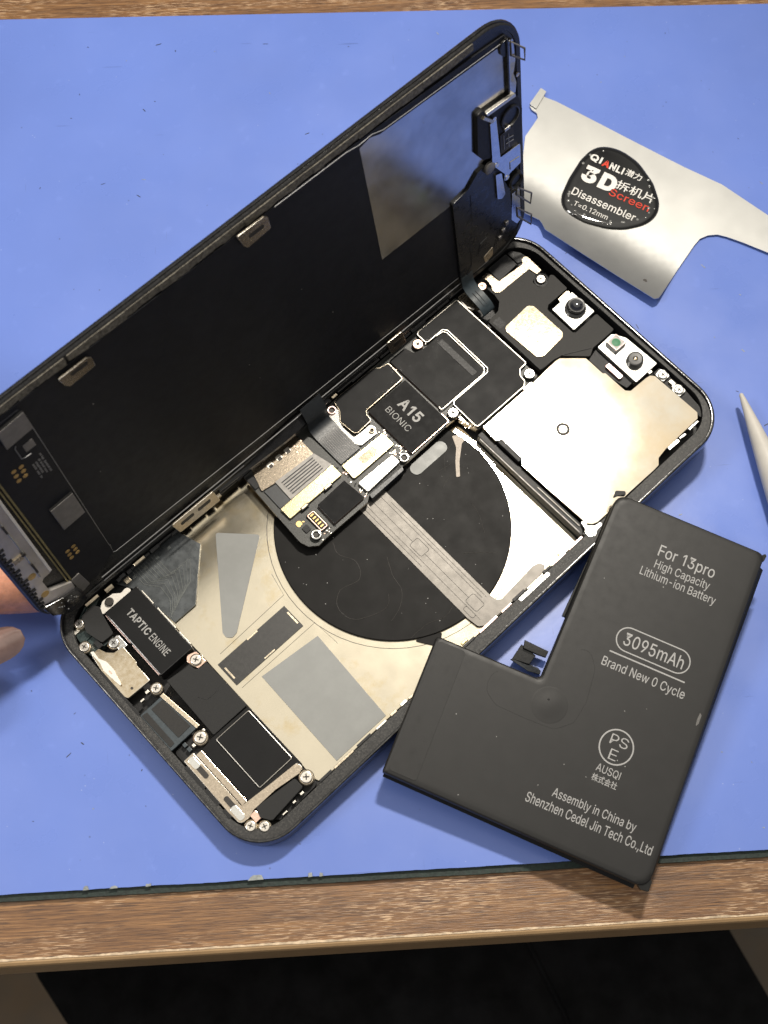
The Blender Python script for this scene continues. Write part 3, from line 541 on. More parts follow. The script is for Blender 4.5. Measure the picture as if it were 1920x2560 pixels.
plate = slab('mid_plate', fillet([(20.8, 4.2), (100.6, 4.2), (100.6, 45), (84, 68), (20.8, 68)], 1.5), -5.65, -5.3, 'plate_metal', ph, bev=.1)
arc = [(72.2 + 28.7 * math.cos(math.radians(a)), 35.7 + 28.7 * math.sin(math.radians(a)), -5.29) for a in range(125, 335, 6)]
tube('groove_line', [arc], .07, 'film_line', plate)
tube('groove_line', [[(44.5, 24, -5.29), (44, 31, -5.29), (22.5, 31, -5.29)], [(44.5, 46, -5.29), (43.2, 40.5, -5.29), (24, 40, -5.29)], [(92, 5.5, -5.29), (97.5, 12, -5.29), (99, 21, -5.29), (98, 28, -5.29)]], .05, 'film_line', plate)
slab('adhesive_patch', fillet([(41.7, 62.1), (48.8, 54.8), (29.8, 41.1), (28.4, 40.9), (27.4, 41.9), (27.5, 43.2)], .6), -5.28, -5.1, 'pad_grey', plate, bev=.03)
slab('adhesive_patch', [(27.3, 29.9), (42.4, 28.3), (41.2, 5.0), (26.8, 5.1)], -5.28, -5.1, 'pad_grey', plate, bev=.03)
slab('tape', rect(22.0, 32.2, 41.6, 38.5), -5.28, -5.05, 'tape_black', plate, bev=.03)
slabs('tape_mark', [rect(40.9, 33.4, 41.3, 36.9), rect(22.5, 33.6, 22.9, 36.9), rect(30.4, 38.1, 33.4, 38.45), rect(30.4, 32.3, 33.4, 32.6)], -5.05, -4.98, 'warm_metal', plate, bev=0)
slab('foil_tape', [(98.9, 20.2), (99.2, 9.3), (95.0, 9.6), (95.2, 19.7)], -5.28, -5.15, 'foil_silver', plate, bev=.02)
bm = bmesh.new(); rr = random.Random(9)
for i in range(26):
    u, v = rr.uniform(95.6, 98.6), rr.choice((rr.uniform(9.8, 12.5), rr.uniform(13.5, 19.8)))
    add_prism(bm, fillet([(u + rr.uniform(-.5, .5), v + rr.uniform(-.8, .8)) for _ in range(3)], .05, 1), -5.15, -5.10 + i * .0006, 0)
link('foil_scratches', bm, 'foil_gold', plate)

# wireless charging coil with a wrinkled black film
prof = [(27.1, -5.29), (27.1, -4.85), (26.9, -4.72), (20, -4.7), (12, -4.69), (1.0, -4.68)]
coil = link('charging_coil', lathe(72.2, 35.7, prof, 96), 'coil_film', ph)
slab('coil_tab', fillet([(57, 13.0), (60.3, 7.9), (63, 10)], .3), -5.27, -4.95, 'coil_film', coil, bev=.03)
bm = bmesh.new()
for pl in ([(59.5, 42.0), (58.5, 39), (60.2, 35), (58, 31.5), (53, 32.5), (50, 30), (50.3, 26), (53.5, 23.7), (58, 22.5), (60.4, 24.5)], [(66, 31), (64, 27), (63, 23), (60, 20.5), (56.5, 19.5)], [(70, 13), (66, 12), (62, 13.5), (57, 13.8)],
           [(97, 41), (93, 40), (90, 37)], [(95, 38), (92, 37.5), (89, 38)], [(94, 35), (91, 35.5), (87, 34.5)], [(79, 20), (82, 17.5), (84.5, 15)], [(89, 27), (88, 23.5), (86, 20)]):
    P = [Vector(pl[0])]
    for i in range(len(pl) - 1):            # smooth curve through the points
        p0, p1, p2, p3 = [Vector(pl[max(0, min(len(pl) - 1, i + k))]) for k in (-1, 0, 1, 2)]
        for t in (.2, .4, .6, .8, 1): P.append(.5 * ((2 * p1) + (p2 - p0) * t + (2 * p0 - 5 * p1 + 4 * p2 - p3) * t * t + (3 * p1 - p0 - 3 * p2 + p3) * t ** 3))
    add_tube(bm, [(q.x + rr.uniform(-.04, .04), q.y + rr.uniform(-.04, .04), -4.69) for q in P], .05, 5)
link('film_wrinkle', bm, 'film_line', coil)
bm = bmesh.new()
for i in range(60):
    a, r_ = rr.uniform(0, 6.28), 26 * math.sqrt(rr.random()); s_ = rr.uniform(.05, .13)
    add_prism(bm, circle(72.2 + r_ * math.cos(a), 35.7 + r_ * math.sin(a), s_, 5), -4.7, -4.60, 0)
o = link('specks', bm, 'mark_grey', coil); o['kind'] = 'stuff'
glue_p = [(97.3, 42.2), (98.5, 41.5), (99.0, 39.5), (97.6, 39.2), (94.1, 36.4), (91.6, 33.6), (90.8, 34.1), (93.4, 37.0), (96.0, 39.4)]
slab('glue_smear', fillet(glue_p, .3), -4.7, -4.45, 'glue', coil, bev=.1)
slab('label_pad', fillet(rect(84.2, 40.4, 94.9, 43.5), 1.5), -4.68, -4.5, 'pad_grey', coil, bev=.03)

# foil flex that crosses the coil and turns along the side wall
cf = fillet([(69.2, 46), (76.6, 46), (76.6, 8.4), (76.9, 6.9), (77.8, 6.3), (88.3, 7.0), (89.9, 6.6), (90.5, 5.3), (89.5, 4.3), (71.2, 4.3), (69.6, 5.4), (69.2, 8.4)], [0, 0, .8, .8, .8, .8, .8, .6, .6, 1.2, 1, 1])
cfx = slab('coil_flex', cf, -4.66, -4.5, 'flex_foil', ph, bev=.03)
tube('groove', [[(71.0, 46, -4.49), (71.0, 6.2, -4.49)], [(74.9, 46, -4.49), (74.9, 9.5, -4.49)], [(72.7, 46, -4.49), (72.7, 29.6, -4.49)], [(72.7, 25.6, -4.49), (72.7, 11.6, -4.49)], [(70.1, 46, -4.49), (70.1, 24, -4.49)], [(75.7, 40, -4.49), (75.7, 9, -4.49)]], .045, 'cavity_black', cfx)
tube('outline', [[(x, y, -4.49) for x, y in fillet(q, .5)] for q in (rect(71.6, 25.7, 74.2, 29.6), rect(71.6, 8.0, 74.2, 11.6), rect(69.9, 7.5, 71.0, 10.6))], .05, 'cavity_black', cfx, closed=True)

# lower flex with copper traces under the screen
lf = slab('lower_flex', [(17.5, 68.0), (35.5, 68.0), (37.4, 62.2), (27.3, 52.1), (21.3, 52.1), (19.9, 64)], -5.0, -4.55, 'flex_clear', ph, bev=.05)
tube('trace', [[(22 + i * .75, 67.5, -4.54), (22 + i * .75, 63.5 - i * .3, -4.54), (24.3 + i * 1.15, 60.5 + .1 * i, -4.54), (24.0 + i * .75, 57.0 - .0 * i, -4.54), (21.5 + i * .55, 53.5 + .25 * i, -4.54)] for i in range(9)], .09, 'flex_trace', lf)
slabs('solder_pads', [rect(21 + i * 3.4, 66.0, 21.8 + i * 3.4, 66.7) for i in range(4)], -4.55, -4.45, 'flex_trace', lf, bev=.02)

# --- screws: pan head with a cross or star recess
def screw_mesh(r, m, kind='cross', h=.5, rot=.3):
    prof = [(r * .95, -h), (r, -.18), (r * .93, -.04), (r * .8, 0)]
    if kind == 'ring': prof = [(r, -h), (r, -.05), (r * .85, 0), (r * .52, 0), (r * .48, -.1), (r * .48, -.35)]
    bm = lathe(0, 0, prof, 24, [0] * 4 if kind != 'ring' else [0, 0, 0, 1, 1, 1])
    if kind in ('cross', 'tri', 'dot'):
        wd, ln = r * .13, r * .5
        arms = {'cross': 4, 'tri': 3, 'dot': 6}[kind]
        for a in range(arms):
            t = rot + 6.2832 * a / arms; c, s = math.cos(t), math.sin(t)
            add_prism(bm, [(c * p - s * q, s * p + c * q) for p, q in ((0, -wd), (ln, -wd * .7), (ln, wd * .7), (0, wd))], -.02, .006 + a * .0006, 0, 1)
    bmesh.ops.recalc_face_normals(bm, faces=bm.faces); bmesh.ops.scale(bm, vec=(MM,) * 3, verts=bm.verts)
    me = bpy.data.meshes.new('screw'); bm.to_mesh(me); bm.free()
    me.materials.append(M(m)); me.materials.append(M('recess_dark')); return me
SCREW = {}
def screw(u, v, z, r, m='screw_metal', kind='cross', parent=None):
    k = (round(r, 2), m, kind)
    if k not in SCREW: SCREW[k] = screw_mesh(r, m, kind, rot=.5 + r)
    o = bpy.data.objects.new('screw', SCREW[k]); COL.objects.link(o); o.parent = parent or ph
    o.location = (u * MM, v * MM, z * MM); o.rotation_euler = (0, 0, (u * 7 + v * 3) % 1.5 - .6)
    return o

# --- lower end: haptic motor, microphone, connector, loudspeaker
slab('lower_tray', fillet([(2.6, 30), (9, 30), (20.5, 26), (20.5, 8), (20.5, 4), (10, 3.7), (4, 9), (2.6, 14)], 1), -5.6, -3.4, 'plastic_black', ph, bev=.1)
slab('corner_tray', fillet([(2.55, 58), (9.5, 58), (10.3, 66), (14, 68), (9.5, 68), (3.4, 64)], 1.2), -5.6, -2.6, 'teal_plastic', ph, bev=.15)
tube('tray_rib', [[(3.2, 61.5, -2.5), (6, 61.8, -2.5), (7.6, 61.0, -2.5)], [(4.5, 65.5, -2.5), (6.5, 66.4, -2.5), (9, 67.6, -2.5)]], .3, 'teal_plastic', ph)
slab('contact_tab', rect(3.4, 64.1, 5.0, 64.9), -2.5, -2.0, 'bright_edge', ph, bev=.05)
hm = slab('haptic_motor', rect(11.2, 44.0, 20.3, 63.2), -5.4, -.9, ['shield_black', 'plastic_black', 'black_gloss'], ph, bev=.18, r=.35, mside=1, mbev=2)
lettering('lettering', [('TAPTIC', -60.0, 14.55, -52.9, 16.35, .022), ('ENGINE', -52.25, 14.55, -46.6, 16.35, .004)], 'mark_grey', hm, -.895, rot=-math.pi / 2)
slabs('case_edge', [rect(20.32, 45.0, 20.55, 48.8), rect(20.32, 50.0, 20.55, 56.2), rect(20.32, 57.6, 20.55, 61.6)], -2.2, -1.1, 'bright_edge', hm, bev=.03)
slabs('case_rib', [rect(10.95, 44.5, 11.18, 53.5), rect(10.95, 54.2, 11.18, 62.8)], -2.6, -1.3, 'pink_metal', hm, bev=.03)
slab('motor_ear', fillet([(10.6, 63.3), (10.9, 64.6), (12.6, 65.8), (15.3, 65.6), (16.8, 64.4), (18.6, 64.8), (19.0, 63.3)], .8), -2.0, -1.45, 'white_bracket', ph, bev=.1)
slabs('hinge_bits', [rect(9.2, 67.2, 12.8, 67.9), rect(14.5, 66.6, 16.6, 67.6), rect(19.0, 65.2, 20.4, 66.4), rect(23, 67.2, 26, 67.8)], -2.2, -1.5, 'warm_metal', ph, bev=.08)
slab('rubber_block', fillet([(6.6, 58.5), (9.7, 58.4), (10.7, 63.3), (11.4, 65.1), (10.4, 66.6), (7.0, 66.2), (6.0, 64), (5.6, 62.6)], .5), -3, -1.3, 'matte_black', ph, bev=.1)
slab('small_block', rect(5.2, 58.0, 6.4, 60.0), -3, -1.7, 'plastic_black', ph, bev=.1)
mp_ = slab('microphone_plate', fillet([(3.2, 58.0), (5.2, 57.9), (5.8, 56.2), (7.0, 54.9), (9.4, 54.7), (9.3, 49.9), (8.9, 49.7), (8.9, 44.9), (2.9, 45.1), (2.5, 46.2), (2.5, 53.4)], .35), -2.2, -1.2, ['gold_metal', 'warm_metal', 'bright_edge'], ph, bev=.1, mside=1, mbev=2)
bm = lathe(4.9, 46.2, [(.32, -1.19), (.32, -1.16)], 14); link('hole', bm, 'recess_dark', mp_)
slab('spring_clip', fillet([(3.3, 58.4), (4.0, 58.0), (3.8, 56.0), (4.6, 54.3), (4.7, 52.0), (3.8, 48.2), (3.4, 48.2), (3.1, 51.0), (2.9, 53.2), (3.4, 55)], .2), -.9, -.55, 'white_bracket', ph, bev=.03)
slab('clip_mark', [(3.6, 51.4), (3.9, 51.4), (3.9, 52.4), (3.6, 52.4)], -.54, -.51, 'copper_metal', ph, bev=0)
slab('socket_tab', fillet(rect(8.3, 54.3, 10.3, 57.6), .4), -1.9, -1.35, 'silver', ph, bev=.08)
sp = slab('loudspeaker', fillet([(11.4, 42.4), (17.2, 41.6), (17.6, 39.9), (20.4, 39.4), (20.6, 26.5), (11.1, 26.5)], .3), -5.4, -1.3, 'matte_black', ph, bev=.12)
tube('outline', [[(14.0, 35.0, -1.28), (15.0, 33.2, -1.28), (18.3, 33.2, -1.28)]], .05, 'cavity_black', sp)
slab('speaker_tab', fillet([(17.3, 42.6), (18.2, 43.6), (20.2, 43.0), (20.5, 39.8), (18.2, 39.8)], .4), -1.8, -1.35, 'copper_metal', ph, bev=.08)
dk = slab('driver_case', fillet([(7.2, 26.0), (11.2, 26.4), (20.6, 26.3), (20.8, 9.0), (7.4, 10.4)], .3), -5.3, -1.75, 'shield_black', ph, bev=.12)
slab('driver_cover', fillet(rect(10.8, 11.4, 20.1, 25.5), .4), -1.75, -1.3, ['shield_black', 'shield_black', 'bright_edge'], dk, bev=.14, mbev=2)
slab('gold_strip', [(5.75, 25.9), (7.1, 25.9), (7.15, 11.3), (5.8, 11.2)], -2.6, -1.5, 'tan_metal', dk, bev=.05)
ub = slab('connector_bracket', fillet([(2.9, 26.6), (5.5, 26.6), (5.5, 11.1), (13.0, 10.5), (20.0, 10.0), (20.5, 8.6), (19.0, 8.0), (13.0, 8.9), (7.0, 8.9), (5.2, 8.3), (3.0, 8.5), (2.8, 12)], [.3, .3, .5, .3, .6, .6, .3, .3, .5, .8, 1, .5]), -2.2, -1.1, ['tan_metal', 'warm_metal', 'bright_edge'], ph, bev=.1, mside=1, mbev=2)
for v0, v1 in ((20.5, 24.5), (11.5, 15.0)):
    slab('slot', fillet(rect(3.7, v0, 4.9, v1), .5), -1.09, -1.06, 'recess_dark', ub, bev=0)
slab('contact_spring', fillet(rect(3.5, 23.4, 5.0, 26.2), .5), -1.05, -.85, 'white_metal', ub, bev=.05)
slab('contact_spring', fillet(rect(3.3, 8.9, 4.9, 12.4), .6), -1.05, -.85, 'white_metal', ub, bev=.05)
slabs('ledge_pad', [rect(1.95, 19.2, 2.75, 25.4), rect(1.95, 14.6, 2.75, 18.9), rect(2.0, 10.9, 2.75, 13.2), rect(2.0, 40.6, 2.6, 53.5)], -1.3, -1.0, 'plastic_black', ph, bev=.05)
gc = slab('grey_module', fillet([(2.3, 40.5), (8.3, 40.6), (9.8, 30.2), (2.3, 30.1)], .2), -2.4, -1.5, 'flex_blue', ph, bev=.08)
slab('metal_edge', [(8.2, 40.8), (9.1, 40.8), (10.3, 30.2), (9.4, 30.1)], -2.0, -1.2, 'warm_metal', gc, bev=.05)
slab('pad', fillet([(5.0, 39.9), (8.1, 39.9), (8.8, 31.4), (5.3, 31.2)], .2), -1.5, -1.35, 'cover_grey', gc, bev=.03)
slab('pad', fillet([(2.6, 40.2), (3.9, 40.0), (3.9, 30.9), (2.7, 30.8)], .2), -1.5, -1.35, 'cover_grey', gc, bev=.03)
slab('foam_block', fillet([(7.6, 9.0), (17.6, 7.9), (17.7, 5.3), (8.3, 4.6), (6.9, 6.8)], .5), -3.5, -1.0, 'matte_black', ph, bev=.2)
slab('tail_contact', rect(5.6, 6.6, 7.2, 8.6), -2.0, -1.2, 'copper_metal', ph, bev=.05)
for u, v, r_, m, k in ((5.64, 65.07, 1.0, 'screw_metal', 'cross'), (3.2, 60.3, 1.15, 'screw_metal', 'cross'), (8.4, 56.6, 1.15, 'silver', 'cross'), (19.0, 41.5, 1.25, 'screw_metal', 'cross'), (8.7, 42.6, 1.15, 'screw_metal', 'cross'),
                       (8.7, 28.0, 1.35, 'screw_metal', 'cross'), (19.5, 6.4, 1.35, 'screw_metal', 'cross'), (4.3, 6.8, 1.15, 'screw_metal', 'cross'), (6.35, 4.75, 1.15, 'screw_metal', 'cross'), (13.6, 64.5, 1.0, 'recess_dark', 'cross')):
    screw(u, v, -.8 if v > 60 else -.75, r_, m, k)
    if m != 'recess_dark':
        link('screw_post', lathe(u, v, [(r_ * 1.25, -3.5), (r_ * 1.25, -1.45), (r_ * 1.1, -1.3)], 20), 'warm_metal', ph)
slabs('solder_bits', [rect(9.9, 28.6, 10.5, 29.2), rect(6.3, 27.5, 6.9, 28.2), rect(6.4, 43.2, 7.2, 43.8), rect(4.4, 42.6, 5.3, 43.0), rect(16.2, 4.4, 17.0, 4.9), rect(13.9, 4.2, 14.6, 4.6), rect(10.7, 3.9, 11.9, 4.2)], -3.4, -1.7, 'bright_edge', ph, bev=.05)
slabs('tiny_parts', [rect(5.0, 27.4, 5.8, 28.4), rect(4.9, 28.8, 5.7, 29.7)], -3.4, -2.0, 'flex_blue', ph, bev=.05)

# --- side contacts along the right wall
bm = bmesh.new(); rr = random.Random(12); u = 21.0
while u < 101:
    d_ = rr.uniform(1.4, 5.5)
    add_prism(bm, rect(u, 3.5, min(u + d_, 101.5), 3.5 + rr.uniform(.3, .75)), -2.0, -1.3 + rr.uniform(-.25, .3), .05, rr.choice((0, 0, 1, 2, 3)))
    u += d_ + rr.uniform(.2, 1.6)
link('side_contacts', bm, ['cavity_black', 'pink_metal', 'warm_metal', 'bright_edge'], ph)
slab('grounding_bar', fillet(rect(79.5, 2.3, 88.8, 3.3), .3), -1.05, -.8, 'silver', ph, bev=.1)
slabs('side_chips', [[(130.2, 4.5), (133.5, 4.4), (133.5, 5.3), (130.2, 5.5)], [(134.0, 4.7), (135.8, 4.5), (135.8, 5.0), (134, 5.2)], [(137.2, 4.7), (140.3, 4.75), (140.3, 5.2), (137.2, 5.3)]], -1.8, -1.2, 'silver', ph, bev=.05)
slabs('side_chips', [rect(58.5, 3.9, 60.0, 5.0), rect(63.5, 4.3, 65.2, 4.9), rect(93.5, 4.3, 95.2, 4.8)], -2.6, -1.4, 'foil_gold', ph, bev=.1)
# left hinge wall: dark rail with small fittings
bm = bmesh.new(); rr = random.Random(31); u = 18.0
while u < 128:
    d_ = rr.uniform(1.0, 5.0)
    add_prism(bm, rect(u, 67.3 + rr.uniform(-.3, .3), min(u + d_, 128), 68.0), -3, -2.2 + rr.uniform(-.5, .3), .06, rr.choice((0,) * 9 + (1,)))
    u += d_ + rr.uniform(-.3, .5)
link('hinge_rail', bm, ['cavity_black', 'warm_metal'], ph)

# --- logic board and its shields
board = slab('logic_board', fillet([(54.0, 54.9), (53.6, 46.3), (54.3, 44.2), (56.2, 42.8), (58.5, 43.0), (71.2, 42.9), (72.6, 43.9), (82.6, 43.8), (86.0, 43.9), (98.8, 44.2), (101.6, 43.9), (102.0, 38.4), (121.9, 38.6), (122.3, 66.8), (54.6, 66.8)], .4), -2.9, -2.0, ['pcb', 'tan_metal'], ph, bev=.06, mside=1)
link('board_post', lathe(57.3, 44.9, [(1.6, -4.6), (1.6, -1.9)], 24), 'pcb', board)
sm = [(121.7, 65.8), (121.9, 42.6), (119.6, 42.5), (118.4, 41.1), (118.3, 39.6), (117.2, 38.7), (102.3, 38.8), (101.9, 39.4), (102.0, 46.6), (102.7, 47.2), (113.5, 47.1), (114.3, 47.9), (114.4, 61.5), (113.6, 62.4), (109.0, 62.4), (108.4, 62.8), (108.4, 65.6), (109.2, 65.9)]
slab('main_shield', fillet(sm, .5), -1.9, -.9, ['shield_black', 'bright_edge', 'bright_edge'], board, bev=.16, mside=1, mbev=2)
tube('shield_rim', [[(x, y, -1.0) for x, y in fillet(sm, .5)]], .15, 'bright_edge', board, closed=True)
slab('storage_chip', fillet([(98.9, 65.2), (103.9, 65.2), (104.6, 62.7), (107.5, 61.9), (112.9, 62.0), (113.7, 61.2), (113.5, 48.6), (112.6, 47.9), (99.1, 47.9)], .3), -1.9, -1.35, ['shield_black', 'pink_metal'], board, bev=.08, mside=1)
slab('shield_groove', fillet(rect(110.4, 48.9, 112.0, 60.8), .3), -1.35, -1.25, 'cavity_black', board, bev=.03)
tube('shield_rim', [[(x, y, -1.15) for x, y in fillet([(108.3, 62.7), (113.4, 62.0), (113.9, 61.2), (113.8, 48.4), (112.8, 47.55), (98.6, 47.6)], .6)]], .14, 'bright_edge', board)
cpu = slab('processor', fillet(rect(86.4, 44.6, 98.2, 59.0), .25), -1.9, -1.15, ['chip_black', 'pink_metal', 'black_gloss'], ph, bev=.07, mside=1, mbev=2)
lettering('lettering', [('A15', -55.75, 92.35, -49.2, 95.2, .022), ('BIONIC', -56.6, 89.4, -49.0, 91.0, -.004)], 'mark_grey', cpu, -1.145, rot=-math.pi / 2)
tube('edge_line', [[(86.6, 44.45, -1.35), (98.2, 44.45, -1.35), (98.4, 44.6, -1.35), (98.4, 47, -1.35)]], .1, 'copper_metal', cpu)
sl = [(82.3, 66.2), (84.6, 66.5), (94.8, 66.2), (96.0, 65.2), (98.3, 64.8), (98.0, 59.6), (86.2, 59.5), (85.5, 58.6), (85.4, 56.9), (81.0, 56.7), (80.3, 57.4), (79.9, 61.4), (81.7, 63.6)]
slab('side_shield', fillet(sl, .5), -1.9, -1.0, ['shield_black', 'warm_metal', 'bright_edge'], board, bev=.1, mside=1, mbev=2)
tube('shield_rim', [[(x, y, -1.1) for x, y in fillet(sl, .5)]], .10, 'warm_metal', board, closed=True)
slab('clip_bracket', fillet([(79.3, 66.2), (81.5, 66.2), (81.6, 64.0), (79.9, 61.8), (79.4, 60.1), (79.4, 56.4), (81.7, 56.3), (84.4, 56.3), (85.1, 55.2), (84.0, 53.7), (79.4, 53.9), (78.7, 55.1), (78.7, 60.5), (79.0, 62.4), (78.9, 64.6)], .6), -1.9, -1.3, 'white_metal', board, bev=.1)
cg = slab('gold_connector', fillet([(72.7, 53.3), (85.2, 52.8), (85.2, 48.9), (72.6, 48.9)], .5), -1.95, -1.2, ['connector_metal', 'gold_metal'], ph, bev=.12, mside=1)
slab('stain_label', fillet([(76.5, 52.1), (81.3, 52.0), (81.3, 49.8), (76.7, 50.0)], .2), -1.2, -1.17, 'gold_metal', cg, bev=0)
cw = slab('white_connector', fillet([(72.5, 47.6), (83.0, 47.3), (83.1, 44.8), (72.7, 44.4)], .4), -1.95, -1.0, 'white_metal', ph, bev=.1)
slab('connector_skirt', fillet([(72.9, 44.5), (83.1, 44.8), (82.6, 43.0), (72.4, 42.8)], .3), -4.4, -2.0, 'flex_dark', cw, bev=.1)
cs = slab('silver_connector', fillet([(55.5, 55.0), (71.3, 55.0), (71.3, 51.6), (55.6, 51.7)], .25), -1.95, -1.1, ['connector_metal', 'gold_metal'], ph, bev=.1, mside=1)
slabs('latch', [rect(58.8, 51.2, 61.0, 52.0), rect(65.8, 51.2, 68.2, 52.0)], -1.4, -1.02, 'plastic_black', cs, bev=.03)
slabs('latch_face', [rect(59.1, 51.45, 60.7, 51.85), rect(66.1, 51.45, 67.9, 51.85)], -1.02, -.98, 'warm_metal', cs, bev=0)
sim = slab('slotted_plate', fillet([(57.2, 66.9), (70.3, 66.3), (70.2, 60.0), (60, 60.4), (55.3, 61.2)], .3), -2.2, -1.45, 'tan_metal', ph, bev=.08)
slabs('slot', [fillet(rect(u - .75, 64.1, u + .75, 65.3), .3) for u in (61.0, 63.7, 66.3)], -1.45, -1.38, 'bright_edge', sim, bev=0)
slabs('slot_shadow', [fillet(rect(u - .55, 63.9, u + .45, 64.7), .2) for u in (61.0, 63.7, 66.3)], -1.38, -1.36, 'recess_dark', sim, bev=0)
slab('edge_strip', rect(60.7, 66.5, 66.1, 67.5), -1.9, -1.35, 'silver', sim, bev=.06)
slabs('etched_patch', [rect(67.5 + .5 * i, 62.6 + .5 * ((i * 3) % 4), 67.8 + .5 * i, 63.0 + .5 * ((i * 3) % 4)) for i in range(6)], -1.45, -1.41, 'copper_metal', sim, bev=0)
slab('socket_end', rect(54.6, 62.5, 56.4, 66.2), -2.4, -1.6, 'plastic_black', ph, bev=.1)
fg = slab('ribbed_cable', fillet([(59.0, 60.8), (70.2, 60.0), (71.4, 55.1), (58.8, 55.1)], .2), -1.9, -1.4, 'chip_grey', ph, bev=.05)
tube('rib', [[(60.0 + .0 * i, 56.0 + i * .72, -1.38), (69.3, 55.9 + i * .68, -1.38)] for i in range(6)], .14, 'flex_dark', fg)
slab('cable_end', fillet([(55.7, 61.0), (59.3, 60.4), (59.3, 55.1), (55.6, 55.2)], .2), -2.3, -1.7, 'flex_dark', ph, bev=.1)
slab('controller_chip', fillet([(62.2, 49.9), (70.7, 50.2), (71.2, 44.0), (62.0, 44.0)], .2), -1.95, -1.05, ['chip_black', 'pink_metal', 'black_gloss'], board, bev=.08, mside=1, mbev=2)
cc = slab('copper_socket', fillet(rect(58.6, 44.6, 60.9, 49.9), .2), -1.95, -1.5, 'plastic_black', ph, bev=.05)
tube('socket_rim', [[(x, y, -1.45) for x, y in rrect(58.85, 44.9, 60.65, 49.6, .25, 3)]], .16, 'copper_metal', cc, closed=True)
slabs('socket_pin', [rect(59.3, 45.5 + i * .85, 60.2, 45.85 + i * .85) for i in range(5)], -1.5, -1.35, 'gold_pad', cc, bev=.02)
slab('dark_pad', fillet(rect(56.0, 46.8, 57.5, 48.4), .25), -2.0, -1.7, 'plastic_black', board, bev=.05)
# small gold fruit mark: bitten round body with a leaf
body = []
for i in range(40):
    a = 6.2832 * i / 40; r_ = .72 * (1 - .13 * max(0, math.cos(a)) ** 10 - .10 * max(0, -math.cos(a)) ** 10)
    x, y = r_ * math.sin(a) * 1.0, r_ * math.cos(a)
    dx, dy = x - .88, y - .08; d_ = math.hypot(dx, dy)
    if d_ < .36: x, y = .88 + dx / max(d_, .01) * .36, .08 + dy / max(d_, .01) * .36
    body.append((56.35 + y, 49.65 - x))
lg = [body, [(57.1, 49.6), (57.35, 49.25), (57.7, 49.2), (57.5, 49.6)]]
slabs('fruit_mark', lg, -2.0, -1.96, 'gold_pad', board, bev=0)
for u, v, r_, m, k in ((106.7, 63.6, 1.35, 'copper_metal', 'dot'), (120.4, 40.1, 1.35, 'white_metal', 'cross'), (117.9, 37.0, 1.0, 'white_metal', 'cross'), (100.4, 45.2, 1.35, 'white_metal', 'dot'), (80.4, 65.0, 1.15, 'pink_metal', 'ring'), (83.7, 54.9, .75, 'warm_metal', 'ring'),
                       (84.5, 44.9, 1.2, 'white_metal', 'ring'), (57.3, 44.9, 1.25, 'white_metal', 'ring'), (104.9, 35.1, .9, 'copper_metal', 'tri'), (115.9, 24.85, 1.0, 'screw_metal', 'tri')):
    screw(u, v, -.72 if k != 'ring' else -.85, r_, m, k)
slab('shield_tab', fillet(rect(116.5, 35.8, 119.2, 38.3), .2), -.95, -.80, 'white_metal', ph, bev=.04)
bm = bmesh.new(); rr = random.Random(5)
for (x0, y0, x1, y1, n) in ((82.5, 44.2, 86, 54, 60), (56, 42.9, 62, 44.2, 14), (71.5, 43.5, 72.5, 55, 18), (100, 39.5, 101.8, 44.4, 14), (97.5, 59.8, 106, 66.5, 14)):
    for i in range(n):
        x, y = rr.uniform(x0, x1), rr.uniform(y0, y1)
        if math.hypot(x - 84.5, y - 44.9) < 1.6 or math.hypot(x - 106.7, y - 63.6) < 1.7: continue
        add_prism(bm, rect(x, y, x + rr.uniform(.2, .5), y + rr.uniform(.15, .3)), -2.0, -1.8 + rr.uniform(-.1, .1), 0, rr.choice((0, 0, 1, 2)))
o = link('tiny_components', bm, ['plastic_black', 'copper_metal', 'bright_edge'], board); o['kind'] = 'stuff'
slab('board_hump', fillet([(100.5, 44.2), (103.0, 43.0), (104.4, 38.6), (101.8, 38.6)], .4), -4.0, -2.1, 'tan_metal', ph, bev=.1)

# --- upper end: camera shield, covers, front cameras
cs_ = [(128.4, 38.0), (132.9, 33.8), (132.9, 28.4), (133.4, 27.9), (133.5, 21.8), (134.4, 20.8), (139.5, 20.6), (140.6, 20.4), (141.3, 19.5), (141.6, 6.5), (140.5, 5.4), (129.6, 5.3), (126.7, 4.9), (125.4, 3.7), (123.9, 3.6), (116.7, 3.7), (105.2, 3.7), (104.0, 4.2), (103.2, 5.2), (102.7, 24.9), (103.8, 26.1), (103.7, 33.1), (102.5, 33.3), (102.8, 38.0), (116.4, 38.0), (116.4, 35.7), (119.3, 35.7), (119.3, 38.0), (127.2, 38.2)]
shield = slab('camera_shield', fillet(cs_, .3), -3.0, -.85, ['shield_metal', 'tan_metal'], ph, bev=.18, mside=1)
link('screw_well', lathe(115.9, 24.85, [(1.75, -.86), (1.7, -.80), (1.45, -.80), (1.40, -.84)], 32, cap0=False, cap1=False), 'recess_dark', shield)
link('screw_well', lathe(115.9, 24.85, [(1.45, -.84), (.1, -.83)], 24, cap0=False), 'recess_dark', shield)
slab('connector_bar', fillet(rect(102.7, 26.1, 104.0, 33.0), .2), -2.2, -.75, 'plastic_black', ph, bev=.1)
slab('divider_wall', fillet([(101.0, 37.6), (102.4, 37.6), (102.6, 5.6), (100.8, 4.0), (100.7, 18)], .2), -5.6, -2.2, 'cavity_black', ph, bev=.1)
tube('wall_rib', [[(100.7, 36.5, -2.2), (100.8, 20, -2.2), (101.0, 5, -2.2)], [(101.8, 19, -2.0), (102.0, 6, -2.0)]], .18, 'chip_grey', ph)
